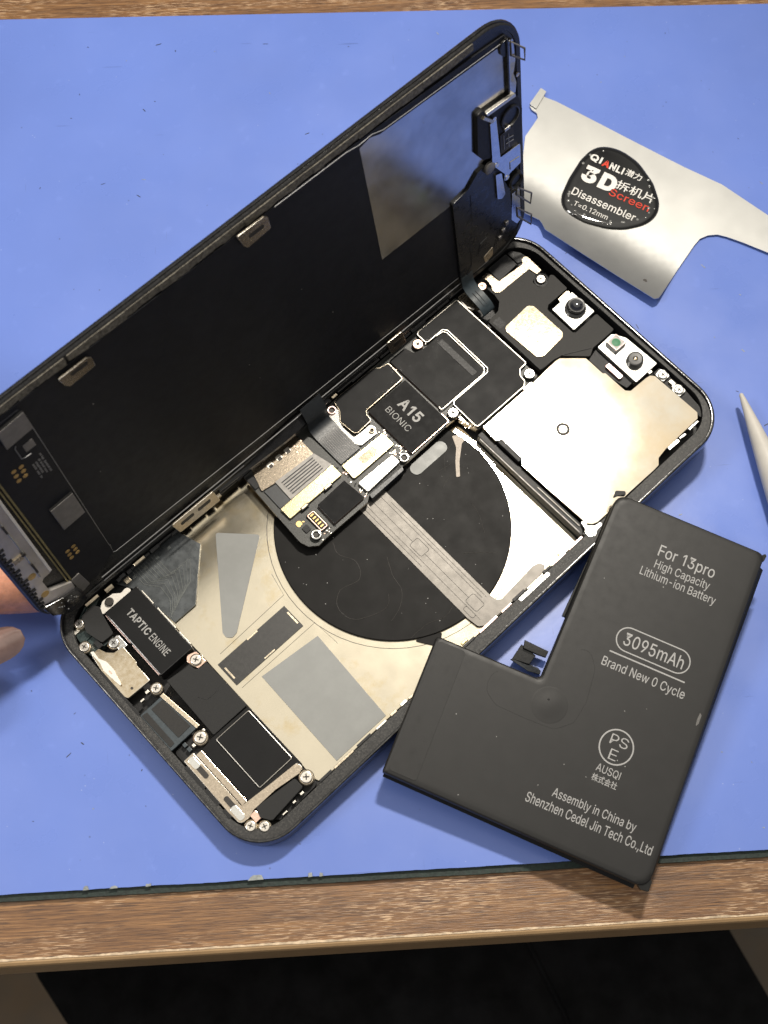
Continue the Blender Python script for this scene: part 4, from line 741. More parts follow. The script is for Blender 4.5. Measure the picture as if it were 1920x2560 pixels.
slab('corner_bracket', fillet([(102.5, 6.3), (103.3, 6.1), (103.0, 4.6), (104.2, 3.5), (105.9, 3.3), (105.6, 2.6), (103.8, 2.5), (102.8, 1.9), (101.5, 2.4), (101.4, 3.7), (102.2, 4.6)], .3), -1.6, -1.0, 'white_metal', ph, bev=.06)
screw(102.8, 3.3, -.7, .9, 'white_metal', 'cross')
uc = [(123.4, 56.7), (127.0, 57.0), (129.0, 58.6), (129.6, 61.3), (130.6, 60.2), (140.0, 60.0), (141.0, 57.9), (138.4, 57.0), (138.6, 54.8), (140.6, 53.7), (142.8, 55.4), (143.6, 55.0), (143.5, 49.9), (136.9, 50.0), (135.8, 49.2), (135.8, 40.8), (136.3, 40.3), (143.6, 40.5), (143.6, 34.6), (136.3, 34.7), (134.3, 33.6), (129.4, 38.4), (127.7, 38.8), (123.2, 39.0)]
cover = slab('upper_cover', fillet(uc, .5), -3.0, -1.4, 'cover_grey', ph, bev=.12)
slab('cover_recess', fillet(rect(123.8, 53.2, 126.0, 55.8), .3), -1.4, -1.36, 'plastic_black', cover, bev=0)
tube('cover_rib', [[(129.4, 38.5, -1.35), (136.0, 34.9, -1.35)], [(123.3, 56.5, -1.35), (123.2, 39.2, -1.35), (127.7, 38.9, -1.35)]], .1, 'plastic_black', cover)
slab('gold_cover', fillet([(125.1, 52.7), (133.0, 53.1), (134.0, 52.0), (134.0, 42.4), (133.0, 41.5), (126.2, 41.1), (124.9, 42.0), (124.4, 51.7)], .8), -1.4, -1.15, ['gold_metal', 'tan_metal'], ph, bev=.1, mside=1)
tb_ = slab('top_bracket', fillet([(130.4, 66.1), (132.1, 66.1), (132.5, 65.4), (132.6, 62.4), (140.3, 61.9), (140.9, 62.9), (142.0, 63.2), (142.5, 62.5), (142.4, 57.6), (140.7, 57.6), (140.5, 60.0), (130.7, 60.2), (129.9, 60.9), (129.9, 62.0), (130.5, 62.8), (130.8, 64.6)], .35), -1.8, -1.15, 'tan_metal', ph, bev=.08)
slabs('bracket_slot', [rect(141.2, 58.6, 142.0, 61.4), rect(130.9, 61.3, 131.6, 65.0)], -1.15, -1.12, 'warm_metal', tb_, bev=0)
slab('rubber_pad', fillet([(133.2, 66.9), (139.4, 66.9), (139.4, 63.5), (138.9, 63.0), (133.0, 62.6)], .3), -2.4, -1.6, 'plastic_black', ph, bev=.1)
slab('rubber_pad', fillet([(139.8, 66.8), (141.0, 66.5), (142.3, 64.6), (142.6, 63.3), (140.7, 62.8), (139.7, 63.0)], .3), -2.4, -1.6, 'plastic_black', ph, bev=.1)
link('screw_socket', lathe(140.5, 55.8, [(1.9, -3), (1.9, -1.45), (1.75, -1.4), (1.5, -1.4), (1.4, -1.6)], 28), 'plastic_black', ph)
screw(140.5, 56.0, -1.0, 1.2); screw(128.8, 64.3, -1.0, 1.15, 'copper_metal', 'cross')
fc = slab('front_camera', fillet([(136.4, 48.4), (143.3, 48.4), (143.5, 41.0), (136.2, 40.9)], .3), -3.5, -.85, 'white_metal', ph, bev=.12)
link('lens_ring', lathe(140.5, 44.6, [(2.55, -.86), (2.5, -.2), (2.2, -.05)], 40), 'lens_barrel', fc, True)
link('lens', lathe(140.6, 44.6, [(2.1, -.1), (2.1, .9), (1.95, 1.1), (1.5, 1.1), (1.0, .85), (.5, .75)], 40, [0, 0, 0, 1, 1, 1]), ['lens_barrel', 'lens_glass'], fc)
slab('camera_tab', fillet([(139.6, 49.4), (142.6, 49.5), (143.2, 49.0), (142.6, 48.4), (139.4, 48.4)], .2), -2.2, -1.2, 'warm_metal', fc, bev=.05)
dm = slab('dual_camera', fillet([(137.0, 34.0), (142.0, 34.0), (143.7, 31.0), (144.2, 21.4), (136.9, 21.4)], .3), -3.2, -.85, 'white_metal', ph, bev=.12)
slab('camera_flank', fillet([(136.9, 34.2), (136.9, 22.2), (134.9, 22.2), (133.7, 28.4), (133.7, 33.4)], .3), -3.4, -2.2, 'plastic_black', ph, bev=.1)
slab('projector', fillet(rect(138.8, 29.8, 142.2, 33.2), .2), -.85, .4, ['chip_grey', 'lens_barrel'], dm, bev=.12, mside=1)
link('green_window', lathe(140.5, 31.5, [(1.05, .38), (1.05, .43), (.9, .46)], 28), 'green_glass', dm)
tube('window_frame', [[(x, y, .45) for x, y in rrect(139.0, 30.0, 142.0, 33.0, .2, 3)]], .07, 'pink_metal', dm, closed=True)
link('lens_ring', lathe(140.6, 25.4, [(2.05, -.86), (2.0, -.1), (1.85, .7), (1.6, .8)], 36), 'lens_barrel', dm, True)
link('lens', lathe(140.6, 25.4, [(1.55, .7), (1.5, .82), (.6, .8), (.5, .9), (.3, 1.0), (.1, 1.02)], 32, [0, 0, 0, 1, 1, 1]), ['lens_barrel', 'gold_metal'], dm)
pb = slab('pink_frame', fillet(rect(134.9, 24.7, 136.2, 29.4), .3), -2.2, -1.3, 'pink_metal', ph, bev=.06)
slab('pink_pad', fillet(rect(135.2, 25.6, 135.95, 28.5), .2), -1.3, -1.1, 'tan_metal', pb, bev=.05)
for u, v in ((143.0, 18.5), (142.9, 13.3)):
    slab('screw_plate', fillet([(u - 1.2, v - 1.2), (u + 1.2, v - 1.2), (u + 1.3, v + .6), (u + .6, v + 1.6), (u - 1.2, v + 1.3)], .4), -2.0, -1.3, 'white_metal', ph, bev=.06)
    screw(u, v, -.8, 1.1, 'white_metal', 'cross')
slabs('contact_bits', [rect(142.8, 15.0, 143.7, 16.5), rect(142.4, 14.4, 143.0, 15.2), rect(141.0, 20.8, 142.0, 22.2)], -2.2, -1.3, 'bright_edge', ph, bev=.06)
slab('side_filler', fillet([(141.8, 5.0), (143.6, 6.2), (144.4, 12), (144.4, 20.6), (142.2, 20.6), (142.0, 6.5)], .4), -5, -2.2, 'plastic_black', ph, bev=.1)
ct = slab('socket_body', fillet([(122.4, 66.3), (126.2, 66.0), (126.3, 60.9), (124.5, 60.6), (122.4, 61.5)], .4), -2.6, -1.5, 'warm_metal', ph, bev=.1)
tube('socket_spring', [[(122.3, 64.8, -1.3), (122.1, 62.8, -1.2), (123.0, 61.2, -1.2)], [(124.5, 64.4, -1.3), (125.6, 63.6, -1.3), (125.6, 61.5, -1.3)]], .22, 'white_bracket', ct)

# --- flex cables between the board and the screen
ribbon('screen_flex', [(66.4, 6.0), (65.6, 2.8), (63.6, 1.5), (61.2, .9), (59.4, .2), (58.3, -1.2), (58.8, -2.4)], 123.3, 126.9, .22, 'flex_blue', ph, skew=0)
tube('flex_crease', [[(124.6, 63.6, 1.72), (124.6, 61.2, 1.12), (124.6, 59.6, .5)], [(125.5, 63.6, 1.72), (125.5, 61.2, 1.12), (125.5, 59.6, .5)]], .06, 'flex_dark', ph)
wf = ribbon('display_cable', [(67.0, 7.0), (65.0, 3.4), (64.6, .6), (63.9, -.9), (61.5, -1.45), (57, -1.5), (53.7, -1.55)], 72.9, 78.9, .2, 'flex_dark', ph)
tube('cable_line', [[(73.5 + i * .5, 61.6, -1.33), (73.4 + i * .5, 57, -1.39), (73.4 + i * .5, 53.9, -1.44)] for i in range(11)], .045, 'chip_grey', wf)

# ------------------------------------------------------------------ screen half, hinged up (lid frame: x along its length, y up from the hinge, z towards its inner face)
LDM = mat_axes([c * MM for c in (.5107, 66.8597, 2.6598)], (0.999887, -0.004506, -0.014307), (0.014879, 0.177064, 0.984087), (-0.001901, -0.984189, 0.177111))
def lr(inset, z): return [(x, y, z) for x, y in rrect(inset, inset, 145.3 - inset, 70.1 - inset, 10.0 - inset, 10)]
lid = link('screen', loops_mesh([lr(.9, -1.75), lr(.3, -1.7), lr(.05, -1.45), lr(0, -1.0), lr(.05, -.75), lr(.35, -.7), lr(.35, -.15), lr(.55, 0), lr(1.6, 0), lr(1.7, -.25), lr(3.0, -.25)], True, True, [0, 0, 0, 0, 0, 1, 1, 1, 1, 1, 1]), ['black_gloss', 'lid_frame'], ph)
lid.matrix_basis = LDM
# adhesive gasket left along the long upper edge
bm = bmesh.new(); rr = random.Random(8)
for y0, x0, x1 in ((68.0, 8, 128),):
    x = x0
    while x < x1:
        d_ = rr.uniform(2, 7); add_prism(bm, fillet([(x, y0 - rr.uniform(.1, .7)), (x + d_, y0 - rr.uniform(.1, .7)), (x + d_, y0 + 1.4), (x, y0 + 1.4)], .2, 2), 0, .14 + rr.uniform(0, .12), .04)
        x += d_ - rr.uniform(.0, .05) + (rr.uniform(.1, .6) if rr.random() < .08 else -.1)
link('gasket', bm, 'adhesive', lid)
foil = [(9.5, 67.4), (70, 67.2), (98, 67.2), (103, 67.1), (130, 66.3), (141.0, 65.6), (140.4, 40), (139.6, 10.0), (133, 6.0), (122, 5.6), (19.8, 8.6), (9.5, 8.6)]
slab('back_foil', fillet(foil, .8), -.25, .2, 'lid_foil', lid, bev=.08)
slab('polished_foil', [(101.2, 65.3), (104, 66.0), (106.5, 65.0), (140.6, 63.6), (140.7, 50), (136.5, 40.0), (132.6, 35.2), (128.5, 33.5), (122.4, 30.8), (101.9, 31.2)], .2, .26, 'lid_mirror', lid, bev=.02)
tube('foil_edge', [[(20.3, 12.0, .22), (20.0, 9.0, .22), (20.6, 8.5, .22), (60, 7.0, .22), (122.4, 5.4, .22)], [(20.2, 60, .22), (20.1, 12, .22)], [(101.2, 66.2, .24), (104.6, 66.4, .24), (107.5, 65.4, .24), (139.8, 64.2, .24)], [(80, 67.0, .24), (98, 66.8, .24), (101.2, 66.2, .24)]], [.10] * 5 if False else .10, 'line_grey', lid)
tube('lower_rail', [[(15, 3.9, .3), (60, 3.5, .3), (100, 3.2, .3), (132, 3.0, .3)], [(15, 2.2, .25), (55, 2.0, .25)]], .16, 'line_grey', lid)
# driver board along the bottom end of the screen
db = slab('driver_board', fillet([(9.3, 66), (19.9, 66), (20.1, 9.2), (14, 5.4), (9.4, 8.5)], .5), .2, .34, 'lid_foil', lid, bev=.03)
slab('driver_chip', [(14.2, 64.9), (20.2, 65.4), (20.2, 60.2), (14.1, 59.8)], .34, 1.0, ['chip_grey', 'lens_barrel'], lid, bev=.08, mside=1)
slab('driver_chip', [(14.1, 36.3), (19.6, 36.5), (19.6, 28.6), (14.2, 28.3)], .34, 1.0, ['chip_grey', 'lens_barrel'], lid, bev=.08, mside=1)
slab('data_patch', rect(16.8, 55.0, 19.0, 57.2), .34, .42, 'chip_grey', lid, bev=.03)
tube('patch_frame', [[(15.8, 58.4, .4), (15.4, 57.8, .4), (15.4, 54.4, .4), (16.0, 54.0, .4), (17.4, 53.9, .4)]], .12, 'line_grey', lid)
for dots in (((12.9, 52.7), (12.8, 51.2), (12.7, 49.6), (14.5, 52.5), (14.4, 51.1), (14.2, 49.6)), ((12.35, 20.6), (12.3, 19.2), (12.3, 17.8), (13.9, 20.7), (13.9, 19.4), (13.9, 18.0))):
    bm = bmesh.new()
    for x, y in dots: add_prism(bm, [(x + .55 * math.cos(a * .3927), y + .45 * math.sin(a * .3927)) for a in range(16)], .34, .42, .02)
    link('test_pads', bm, 'gold_pad', lid)
bm = bmesh.new(); rr = random.Random(77)
for col_ in range(4):       # rows of printing too small to read: worn marks
    y = 45.8 + .0 * col_
    x = 18.7 - col_ * .72
    while y < 52.3 - col_ * .5:
        h_ = rr.uniform(.2, .5)
        if rr.random() < .85: add_prism(bm, rect(x - rr.uniform(.15, .28), y, x + rr.uniform(.12, .25), y + h_ * .7), .34, .37, 0)
        y += h_
link('worn_print', bm, 'line_grey', lid)
slab('gold_stripe', [(9.2, 62), (9.6, 62), (9.7, 11.4), (9.3, 11.4)], .34, .5, 'gold_line', lid, bev=.03)
slab('gold_stripe', [(8.5, 62), (8.8, 62), (8.9, 11.6), (8.6, 11.6)], .1, .5, 'gold_line', lid, bev=.03)
lfp = [(7.9, 62), (7.7, 35), (7.5, 20.2), (6.8, 19.5), (5.2, 19.4), (4.6, 18.6), (4.7, 14.0), (9.3, 11.3), (9.2, 8.7), (6.2, 9.2), (1.8, 11.4), (1.5, 62)]
slab('end_plate', fillet(lfp, .4), .0, 1.0, 'lid_plate', lid, bev=.08)
slab('plate_bar', [(7.95, 62), (7.55, 20.3), (7.0, 20.0), (7.4, 62)], 1.0, 1.25, 'white_bracket', lid, bev=.05)
for x, y in ((3.6, 22.6), (3.5, 14.4)):
    link('yellow_dot', lathe(x, y, [(.95, 1.0), (.95, 1.06), (.6, 1.1)], 24), 'gold_pad', lid)
bm = bmesh.new(); add_tube(bm, [(5.0, 62, 1.2), (5.1, 44, 1.25), (5.2, 37, 1.25), (5.1, 28, 1.2), (4.9, 20.9, 1.15)], .18, 6)
link('clear_bead', bm, 'bubble', lid)
slab('small_tab', rect(2.3, 29.9, 4.6, 31.5), 1.0, 1.35, 'warm_metal', lid, bev=.06)
slabs('bead_marks', [rect(4.8, 40, 5.3, 43), rect(4.8, 23, 5.3, 27), rect(4.6, 30.6, 5.4, 31.6)], 1.2, 1.5, 'recess_dark', lid, bev=.05)
bm = bmesh.new()
for i in range(34): add_prism(bm, rect(1.0, 10.5 + i * 1.5, 2.0 + (i % 3) * .35, 11.3 + i * 1.5), .2, 1.2, .05)
link('mesh_comb', bm, 'lid_frame', lid)
cb = slab('corner_block', fillet([(1.0, 11.2), (6.2, 9.4), (9.2, 8.9), (10.0, 6.2), (9.8, 3.2), (8, 1.8), (4.5, 3.4), (2, 6.5)], .6), .0, 1.5, 'black_gloss', lid, bev=.3)
bm = bmesh.new(); rr = random.Random(3)
for i in range(11):
    x, y = rr.uniform(3.8, 9), rr.uniform(4.6, 8.4); r_ = rr.uniform(.08, .2)
    v = bmesh.ops.create_uvsphere(bm, u_segments=8, v_segments=6, radius=r_); bmesh.ops.translate(bm, vec=(x, y, 1.5), verts=v['verts'])
link('bubbles', bm, 'bubble', lid, True)
slab('flex_patch', fillet([(9.4, 11.2), (11.6, 11.6), (12.2, 5.6), (9.7, 4.8)], .3), .34, .6, 'chip_grey', lid, bev=.05)
# slotted clips on the long edges
def slotted(pts, slots, z):
    o = slab('slotted_clip', fillet(pts, .35), z - .35, z, ['tan_metal', 'warm_metal', 'bright_edge'], lid, bev=.08, mside=1, mbev=2)
    for s_ in slots: slab('clip_slot', fillet(s_, .45), z, z + .03, 'recess_dark', lid, bev=0)
slotted([(70.2, 67.9), (76.8, 67.8), (77.6, 67.0), (77.6, 63.9), (71.9, 63.5), (71.2, 64.3)], [rect(72.6, 65.35, 76.3, 66.4)], 1.2)
slotted([(28.3, 66.8), (34.8, 66.8), (35.6, 66.0), (35.6, 63.6), (29.8, 63.3), (29.0, 64.2)], [rect(30.7, 65.3, 34.6, 66.3)], 1.2)
slotted([(33.7, 3.4), (45.6, 3.4), (46.3, -1.6), (34.7, -1.3)], [rect(35.7, .7, 39.4, 1.9), rect(40.6, .7, 44.2, 1.9)], 1.2)
slotted([(98.4, 4.7), (103.2, 4.6), (104.0, -.4), (99.3, -.5)], [rect(100.2, 1.4, 102.5, 2.8)], 1.2)
# wide black flex at the top end
fxp = [(122.3, 31.5), (127.0, 32.2), (130.2, 35.0), (132.6, 35.4), (136.2, 30), (139.6, 22), (139.8, 10), (137.5, 5.4), (131.5, 4.2), (126.2, 3.6), (122.6, 3.4)]
lfx = slab('wide_flex', fillet(fxp, .6), .2, .85, 'lid_flex', lid, bev=.12)
tube('flex_rib', [[(127.6, 30, .87), (127.4, 22, .87)], [(128.6, 9, .87), (129.4, 12, .87), (131.5, 12.4, .87), (132.5, 10.5, .87)], [(133.6, 7.0, .87), (135.3, 12, .87)], [(134.4, 7.2, .87), (136.1, 12.2, .87)], [(135.2, 7.6, .87), (136.9, 12.6, .87)], [(126.4, 12, .87), (126.2, 7, .87), (124.6, 5.4, .87)]], .1, 'lid_frame', lfx)
slabs('flex_parts', [rect(136.2, 10.0, 137.2, 11.0), rect(137.4, 11.4, 138.3, 12.5), rect(135.0, 8.6, 135.9, 9.4)], .85, 1.3, 'chip_grey', lfx, bev=.08)
slab('tan_patch', fillet([(130.0, 6.4), (133.2, 7.6), (133.0, 4.8), (130.6, 4.0)], .3), .85, 1.0, 'warm_metal', lfx, bev=.05)
# sensor strip at the top end
slab('sensor_rail', fillet([(140.8, 64.2), (142.0, 64.0), (142.5, 58), (141.8, 55), (142.6, 52), (142.2, 49.4), (140.7, 49.6)], .3), .0, .9, 'sensor_metal', lid, bev=.08)
slab('sensor_rail', fillet([(140.0, 19.9), (142.5, 19.9), (142.7, 9.2), (141.2, 8.6), (139.6, 11.4)], .3), .0, .9, 'sensor_metal', lid, bev=.08)
slab('rail_edge', rect(140.2, 50, 140.6, 65), .2, 1.0, 'lid_frame', lid, bev=.06)
slab('cushion', fillet([(130.8, 51.6), (132.8, 51.8), (134.4, 48.6), (134.2, 36.4), (131.7, 38.0), (130.3, 40.4)], .7), .2, 1.2, 'plastic_black', lid, bev=.3)
sb = slab('sensor_base', fillet([(133.0, 50.4), (141.8, 50.0), (143.2, 47.0), (144.0, 43.6), (143.4, 32.8), (142.9, 27.4), (139, 27.2), (138.0, 25.4), (134.2, 33.8), (133.4, 46.4)], .6), .1, .9, 'plastic_black', lid, bev=.1)
slab('sensor_plate', fillet([(134.0, 47.0), (135.9, 47.2), (136.4, 35.0), (142.6, 34.6), (142.6, 28.6), (138.9, 28.0), (138.2, 26.3), (137.3, 27.2), (137.6, 29.0), (134.1, 34.6)], .4), .9, 1.5, 'sensor_metal', lid, bev=.1)
slab('sensor_bar', fillet([(132.9, 50.9), (141.4, 50.3), (141.6, 49.3), (133.4, 49.9)], .2), .9, 1.7, 'bright_edge', lid, bev=.1)
link('earpiece_well', lathe(140.2, 44.2, [(2.7, .6), (2.7, 1.3), (2.4, 1.4), (2.2, .95), (1.9, .92)], 32), 'lens_barrel', lid, True)
slab('chip_stack', fillet(rect(137.0, 35.3, 141.0, 41.0), .2), .9, 1.15, 'recess_dark', lid, bev=.05)
tube('chip_wires', [[(138.0, 36.2, 1.2), (138.0, 40.4, 1.2)], [(138.6, 37.4, 1.2), (140.8, 37.0, 1.2)], [(138.6, 38.8, 1.2), (140.8, 38.2, 1.2)], [(139.4, 36.0, 1.2), (139.4, 39.8, 1.2)]], .13, 'line_grey', lid)
slab('bright_chip', rect(138.2, 41.4, 139.8, 42.2), .95, 1.5, 'bright_edge', lid, bev=.1)
for x, y in ((135.2, 47.6), (135.2, 33.8), (138.2, 27.4)):
    link('rivet', lathe(x, y, [(.6, 1.4), (.6, 1.65), (.45, 1.7)], 18), 'silver', lid)
slab('gold_pin', [(131.8, 50.2), (132.4, 50.6), (135.0, 47.6), (134.5, 47.1)], 1.2, 1.9, 'warm_metal', lid, bev=.1)
tube('plate_fold', [[(139.2, 29.2, 1.52), (139.2, 31.4, 1.52), (142.0, 31.0, 1.52)]], .12, 'line_grey', lid)
link('side_button', lathe(133.4, 34.2, [(1.5, .8), (1.5, 1.5), (1.1, 1.7)], 24), 'chip_grey', lid, True)
link('speaker_ring', lathe(141.2, 23.8, [(2.3, .3), (2.3, 1.3), (1.9, 1.6), (1.5, 1.3), (1.4, 1.0)], 32), 'lens_barrel', lid, True)
slab('flex_end', fillet([(135.0, 30.6), (136.8, 29.8), (137.6, 22.4), (136.6, 21.6), (135.2, 22.6)], .3), .85, 1.3, 'sensor_metal', lid, bev=.06)
for p_ in ([(141.3, 63.8, 1.0), (143.9, 61.0, 2.2), (143.9, 57.9, 2.2), (141.3, 60.2, 1.0)], [(141.6, 21.0, 1.0), (144.8, 17.4, 2.4), (144.4, 14.2, 2.4), (141.4, 18.6, 1.0)], [(141.4, 14.0, 1.0), (144.6, 10.2, 2.4), (144.4, 6.8, 2.4), (141.5, 11.0, 1.0)]):
    tube('wire_clip', [p_], .24, 'chip_grey', lid, closed=True)
slab('loop_clip', fillet([(138.6, 63.4), (139.2, 64.6), (140.5, 64.8), (140.8, 61), (139.6, 60.8), (138.8, 61.8)], .4), .25, .7, 'lid_frame', lid, bev=.08)
link('gold_button', lathe(143.6, 53.0, [(.5, .05), (.5, .35), (.3, .4)], 16), 'tan_metal', lid)
bm = bmesh.new(); rr = random.Random(2)
for i in range(8):
    x, y = rr.uniform(24, 118), rr.uniform(12, 62); add_prism(bm, circle(x, y, rr.uniform(.07, .14), 6), .19, .28, 0)
o = link('specks', bm, 'scuff', lid); o['kind'] = 'stuff'
# folded black band at the hinge where the display cable leaves the screen
bm = bmesh.new(); cols = []
spine = [(48, 66.6, 1.2, .5), (54, 66.2, 1.6, .8), (58, 65.8, 2.0, 1.2), (63, 65.4, 2.3, 1.6), (67, 65.1, 2.6, 1.9), (71, 65.1, 2.7, 2.1), (75, 65.4, 2.6, 1.9), (79, 65.9, 2.2, 1.4), (81, 66.2, 1.8, .8)]
for u, v, z, h_ in spine:
    cols.append([bm.verts.new((u, 67.2, z + h_ + .9)), bm.verts.new((u, v + 1.2, z + h_ * .7)), bm.verts.new((u, v, z)), bm.verts.new((u, v + .1, z - h_ * .7)), bm.verts.new((u, v + 1.4, z - h_ - .6)), bm.verts.new((u, 67.0, z - h_ - .8))])
for a, b in zip(cols, cols[1:]):
    for j in range(6): bm.faces.new((a[j], a[(j + 1) % 6], b[(j + 1) % 6], b[j])).smooth = True
bm.faces.new(cols[0]); bm.faces.new(cols[-1][::-1])
link('folded_cable', bm, 'lid_frame', ph)

# ------------------------------------------------------------------ battery
BTM = mat_axes([c * MM for c in (-4.3654, -61.7712, 9.6595)], (0.893241, -0.447356, -0.044646), (0.449578, 0.88871, 0.089855), (-0.00052, -0.100334, 0.994954))
bt = thing('battery', 'black L-shaped battery pack with grey print, leaning on the phone and the mat edge', 'battery', BTM)
bp_ = [(0, 0), (59.5, 0), (58.6, 77.0), (23.8, 77.0), (23.2, 31.4), (-.7, 31.2)]
TH = 3.7
bm = bmesh.new()
rows = []
for d, z in ((.9, -TH), (.3, -TH + .15), (0, -TH + .6), (0, -.85), (.12, -.45), (.4, -.16), (.9, -.03), (1.5, 0)):
    q = fillet(inset(bp_, d), [.7, 3.0, 1.6, 2.6, 1.5, .8]); rows.append([(x, y, z) for x, y in q])
body = link('battery_cell', loops_mesh(rows, True, True), 'battery_wrap', bt)
# thin folded film along the edges and the little folded ears at its corners
bm = bmesh.new()
def film(a, b, w0, w1, z0, z1):
    a, b = Vector(a), Vector(b); t = (b - a).normalized(); n = Vector((t.y, -t.x))
    P = [a, b, b + n * w1, a + n * w0]
    lo = [bm.verts.new((p.x, p.y, z)) for p, z in zip(P, (z0, z0, z1, z1))]; hi = [bm.verts.new((v.co.x, v.co.y, v.co.z + .12)) for v in lo]
    bm.faces.new(hi); bm.faces.new(lo[::-1])
    for i in range(4): bm.faces.new((lo[i], lo[(i + 1) % 4], hi[(i + 1) % 4], hi[i]))
film((.5, .2), (57, .2), .8, 1.0, -2.2, -2.9)
film((59.3, 3), (58.7, 74), .5, .9, -1.4, -2.3)
film((24.0, 74), (23.6, 46.5), .5, .7, -1.9, -2.6)
link('edge_film', bm, 'battery_film', bt)
slab('film_ear', fillet([(57.0, .4), (58.2, -.5), (59.9, -.3), (59.8, 1.8), (59.2, 2.8)], .3), -2.6, -1.0, 'battery_film', bt, bev=.15)
slab('film_ear', fillet([(57.6, 76.2), (58.6, 77.2), (59.0, 76.8), (58.8, 75.0)], .3), -1.6, -.6, 'battery_film', bt, bev=.1)
slab('film_ear', fillet([(23.2, 75.6), (23.1, 77.3), (25.2, 78.1), (25.6, 77.2), (24.0, 76.6)], .3), -1.7, -.5, 'battery_film', bt, bev=.1)
slab('film_ear', fillet([(22.6, 46.6), (23.8, 46.6), (23.7, 60), (23.2, 60)], .2), -3.3, -2.3, 'battery_film', bt, bev=.1)
slab('wrap_tape', fillet([(.9, 1.0), (7.3, 1.0), (6.4, 30.4), (.2, 30.3)], .8), -.02, .07, 'battery_tape', bt, bev=.035)
# shallow dome pressed up next to the inner corner, the film's curved outline round it
def dome(name, cx, cy, R_, h_, m, sx=1, sy=1):
    prof = [(R_, -.04)] + [(R_ * (1 - t / 12), h_ * (.5 - .5 * math.cos(math.pi * t / 12))) for t in range(1, 12)] + [(R_ * .02, h_)]
    bmx = lathe(0, 0, prof, 40)
    for v in bmx.verts: v.co.x = cx + v.co.x * sx; v.co.y = cy + v.co.y * sy
    return link(name, bmx, m, bt, True)
dome('pressed_dome', 27.0, 27.0, 4.3, .16, 'battery_wrap')
dome('pressed_dimple', 26.4, 28.0, .5, .24, 'battery_tape')
tube('film_outline', [[(x, y, .01) for x, y in fillet([(13.3, 28.5), (13.2, 24.6), (16.5, 22.4), (23.7, 22.3), (29.8, 22.6), (33.1, 25.5), (34.0, 30.7), (33.2, 38), (30.5, 42)], 2.5)]], .02, 'battery_film', bt)
slab('scuff_mark', fillet([(57.0, 38.4), (57.5, 37.9), (57.5, 36.0), (57.1, 35.2), (56.9, 36.6)], .2), -.03, .015, 'scuff', bt, bev=0)
bm = bmesh.new(); rr = random.Random(6)
for i in range(22):
    x, y = rr.uniform(2, 57), rr.uniform(2, 75)
    if x < 25 and y > 29: continue
    add_prism(bm, circle(x, y, rr.uniform(.06, .14), 6), -.02, .05, 0)
o = link('specks', bm, 'mark_grey', bt); o['kind'] = 'stuff'
lettering('lettering', [
    ('For 13pro', 36.7, 66.3, 49.7, 69.6, .004), ('High Capacity', 36.9, 63.6, 49.6, 66.1), ('Lithium-ion Battery', 34.5, 61.0, 51.9, 63.5),
    ('3095mAh', 36.6, 45.4, 50.2, 48.3, .004), ('Brand New 0 Cycle', 33.9, 39.0, 52.7, 41.6, .002),
    ('PS', 41.45, 24.65, 45.35, 26.9, -.004), ('E', 42.3, 21.5, 44.0, 23.8, -.004), ('AUSQI', 40.8, 18.1, 46.1, 19.9), ('株式会社', 40.6, 16.0, 46.2, 17.6, .006),
    ('Assembly in China by', 34.3, 9.1, 52.8, 11.6, .002), ('Shenzhen Cedel Jin Tech Co.,Ltd', 29.5, 6.0, 57.5, 8.6, .002)], 'mark_light', bt, .012)
bm = bmesh.new()
add_tube(bm, [(x, y, .02) for x, y in rrect(34.9, 44.2, 51.5, 49.5, 2.64, 10)], .13, 4, True)
add_tube(bm, [(43.2 + 3.6 * math.cos(6.2832 * i / 48), 24.4 + 3.7 * math.sin(6.2832 * i / 48), .02) for i in range(48)], .15, 4, True)
for v in bm.verts: v.co.z = .012 + (v.co.z - .02) * .08
link('printed_outline', bm, 'mark_light', bt)
slab('printed_line', rect(34.6, 42.9, 51.8, 43.2), .0, .025, 'mark_light', bt, bev=0)
# the connector flap and flat cable under the inner corner: placed in battery space, reaching down towards the mat
WI = BTM.inverted()
def wpts(ps): return [tuple(c / MM for c in (WI @ Vector((x * MM, y * MM, z * MM)))) for x, y, z in ps]
def wsheet(name, top, th, m):
    bm = bmesh.new(); a = [bm.verts.new(p) for p in wpts(top)]; b = [bm.verts.new(p) for p in wpts([(x, y, z - th) for x, y, z in top])]
    bm.faces.new(a); bm.faces.new(b[::-1]); k = len(a)
    for i in range(k): bm.faces.new((a[i], b[i], b[(i + 1) % k], a[(i + 1) % k]))
    bmesh.ops.bevel(bm, geom=list(bm.edges), offset=.1, segments=1, affect='EDGES')
    return link(name, bm, m, bt)
wsheet('plug', [(29.1, -33.4, 3.9), (34.2, -36.2, 3.5), (33.4, -37.5, 3.4), (31.7, -36.8, 3.5), (28.6, -35.2, 3.8)], .7, 'plastic_black')
wsheet('plug_neck', [(26.0, -37.2, 2.5), (28.4, -34.1, 3.1), (31.4, -36.8, 2.7), (29.8, -38.6, 2.3)], .5, 'lid_frame')
wsheet('flat_cable', [(25.6, -37.3, 2.6), (27.0, -36.9, 2.2), (30.0, -38.5, 1.7), (31.8, -39.2, 1.4), (32.4, -40.0, 1.3), (32.0, -40.8, 1.5), (29.4, -40.1, 2.2)], .3, 'flex_dark')

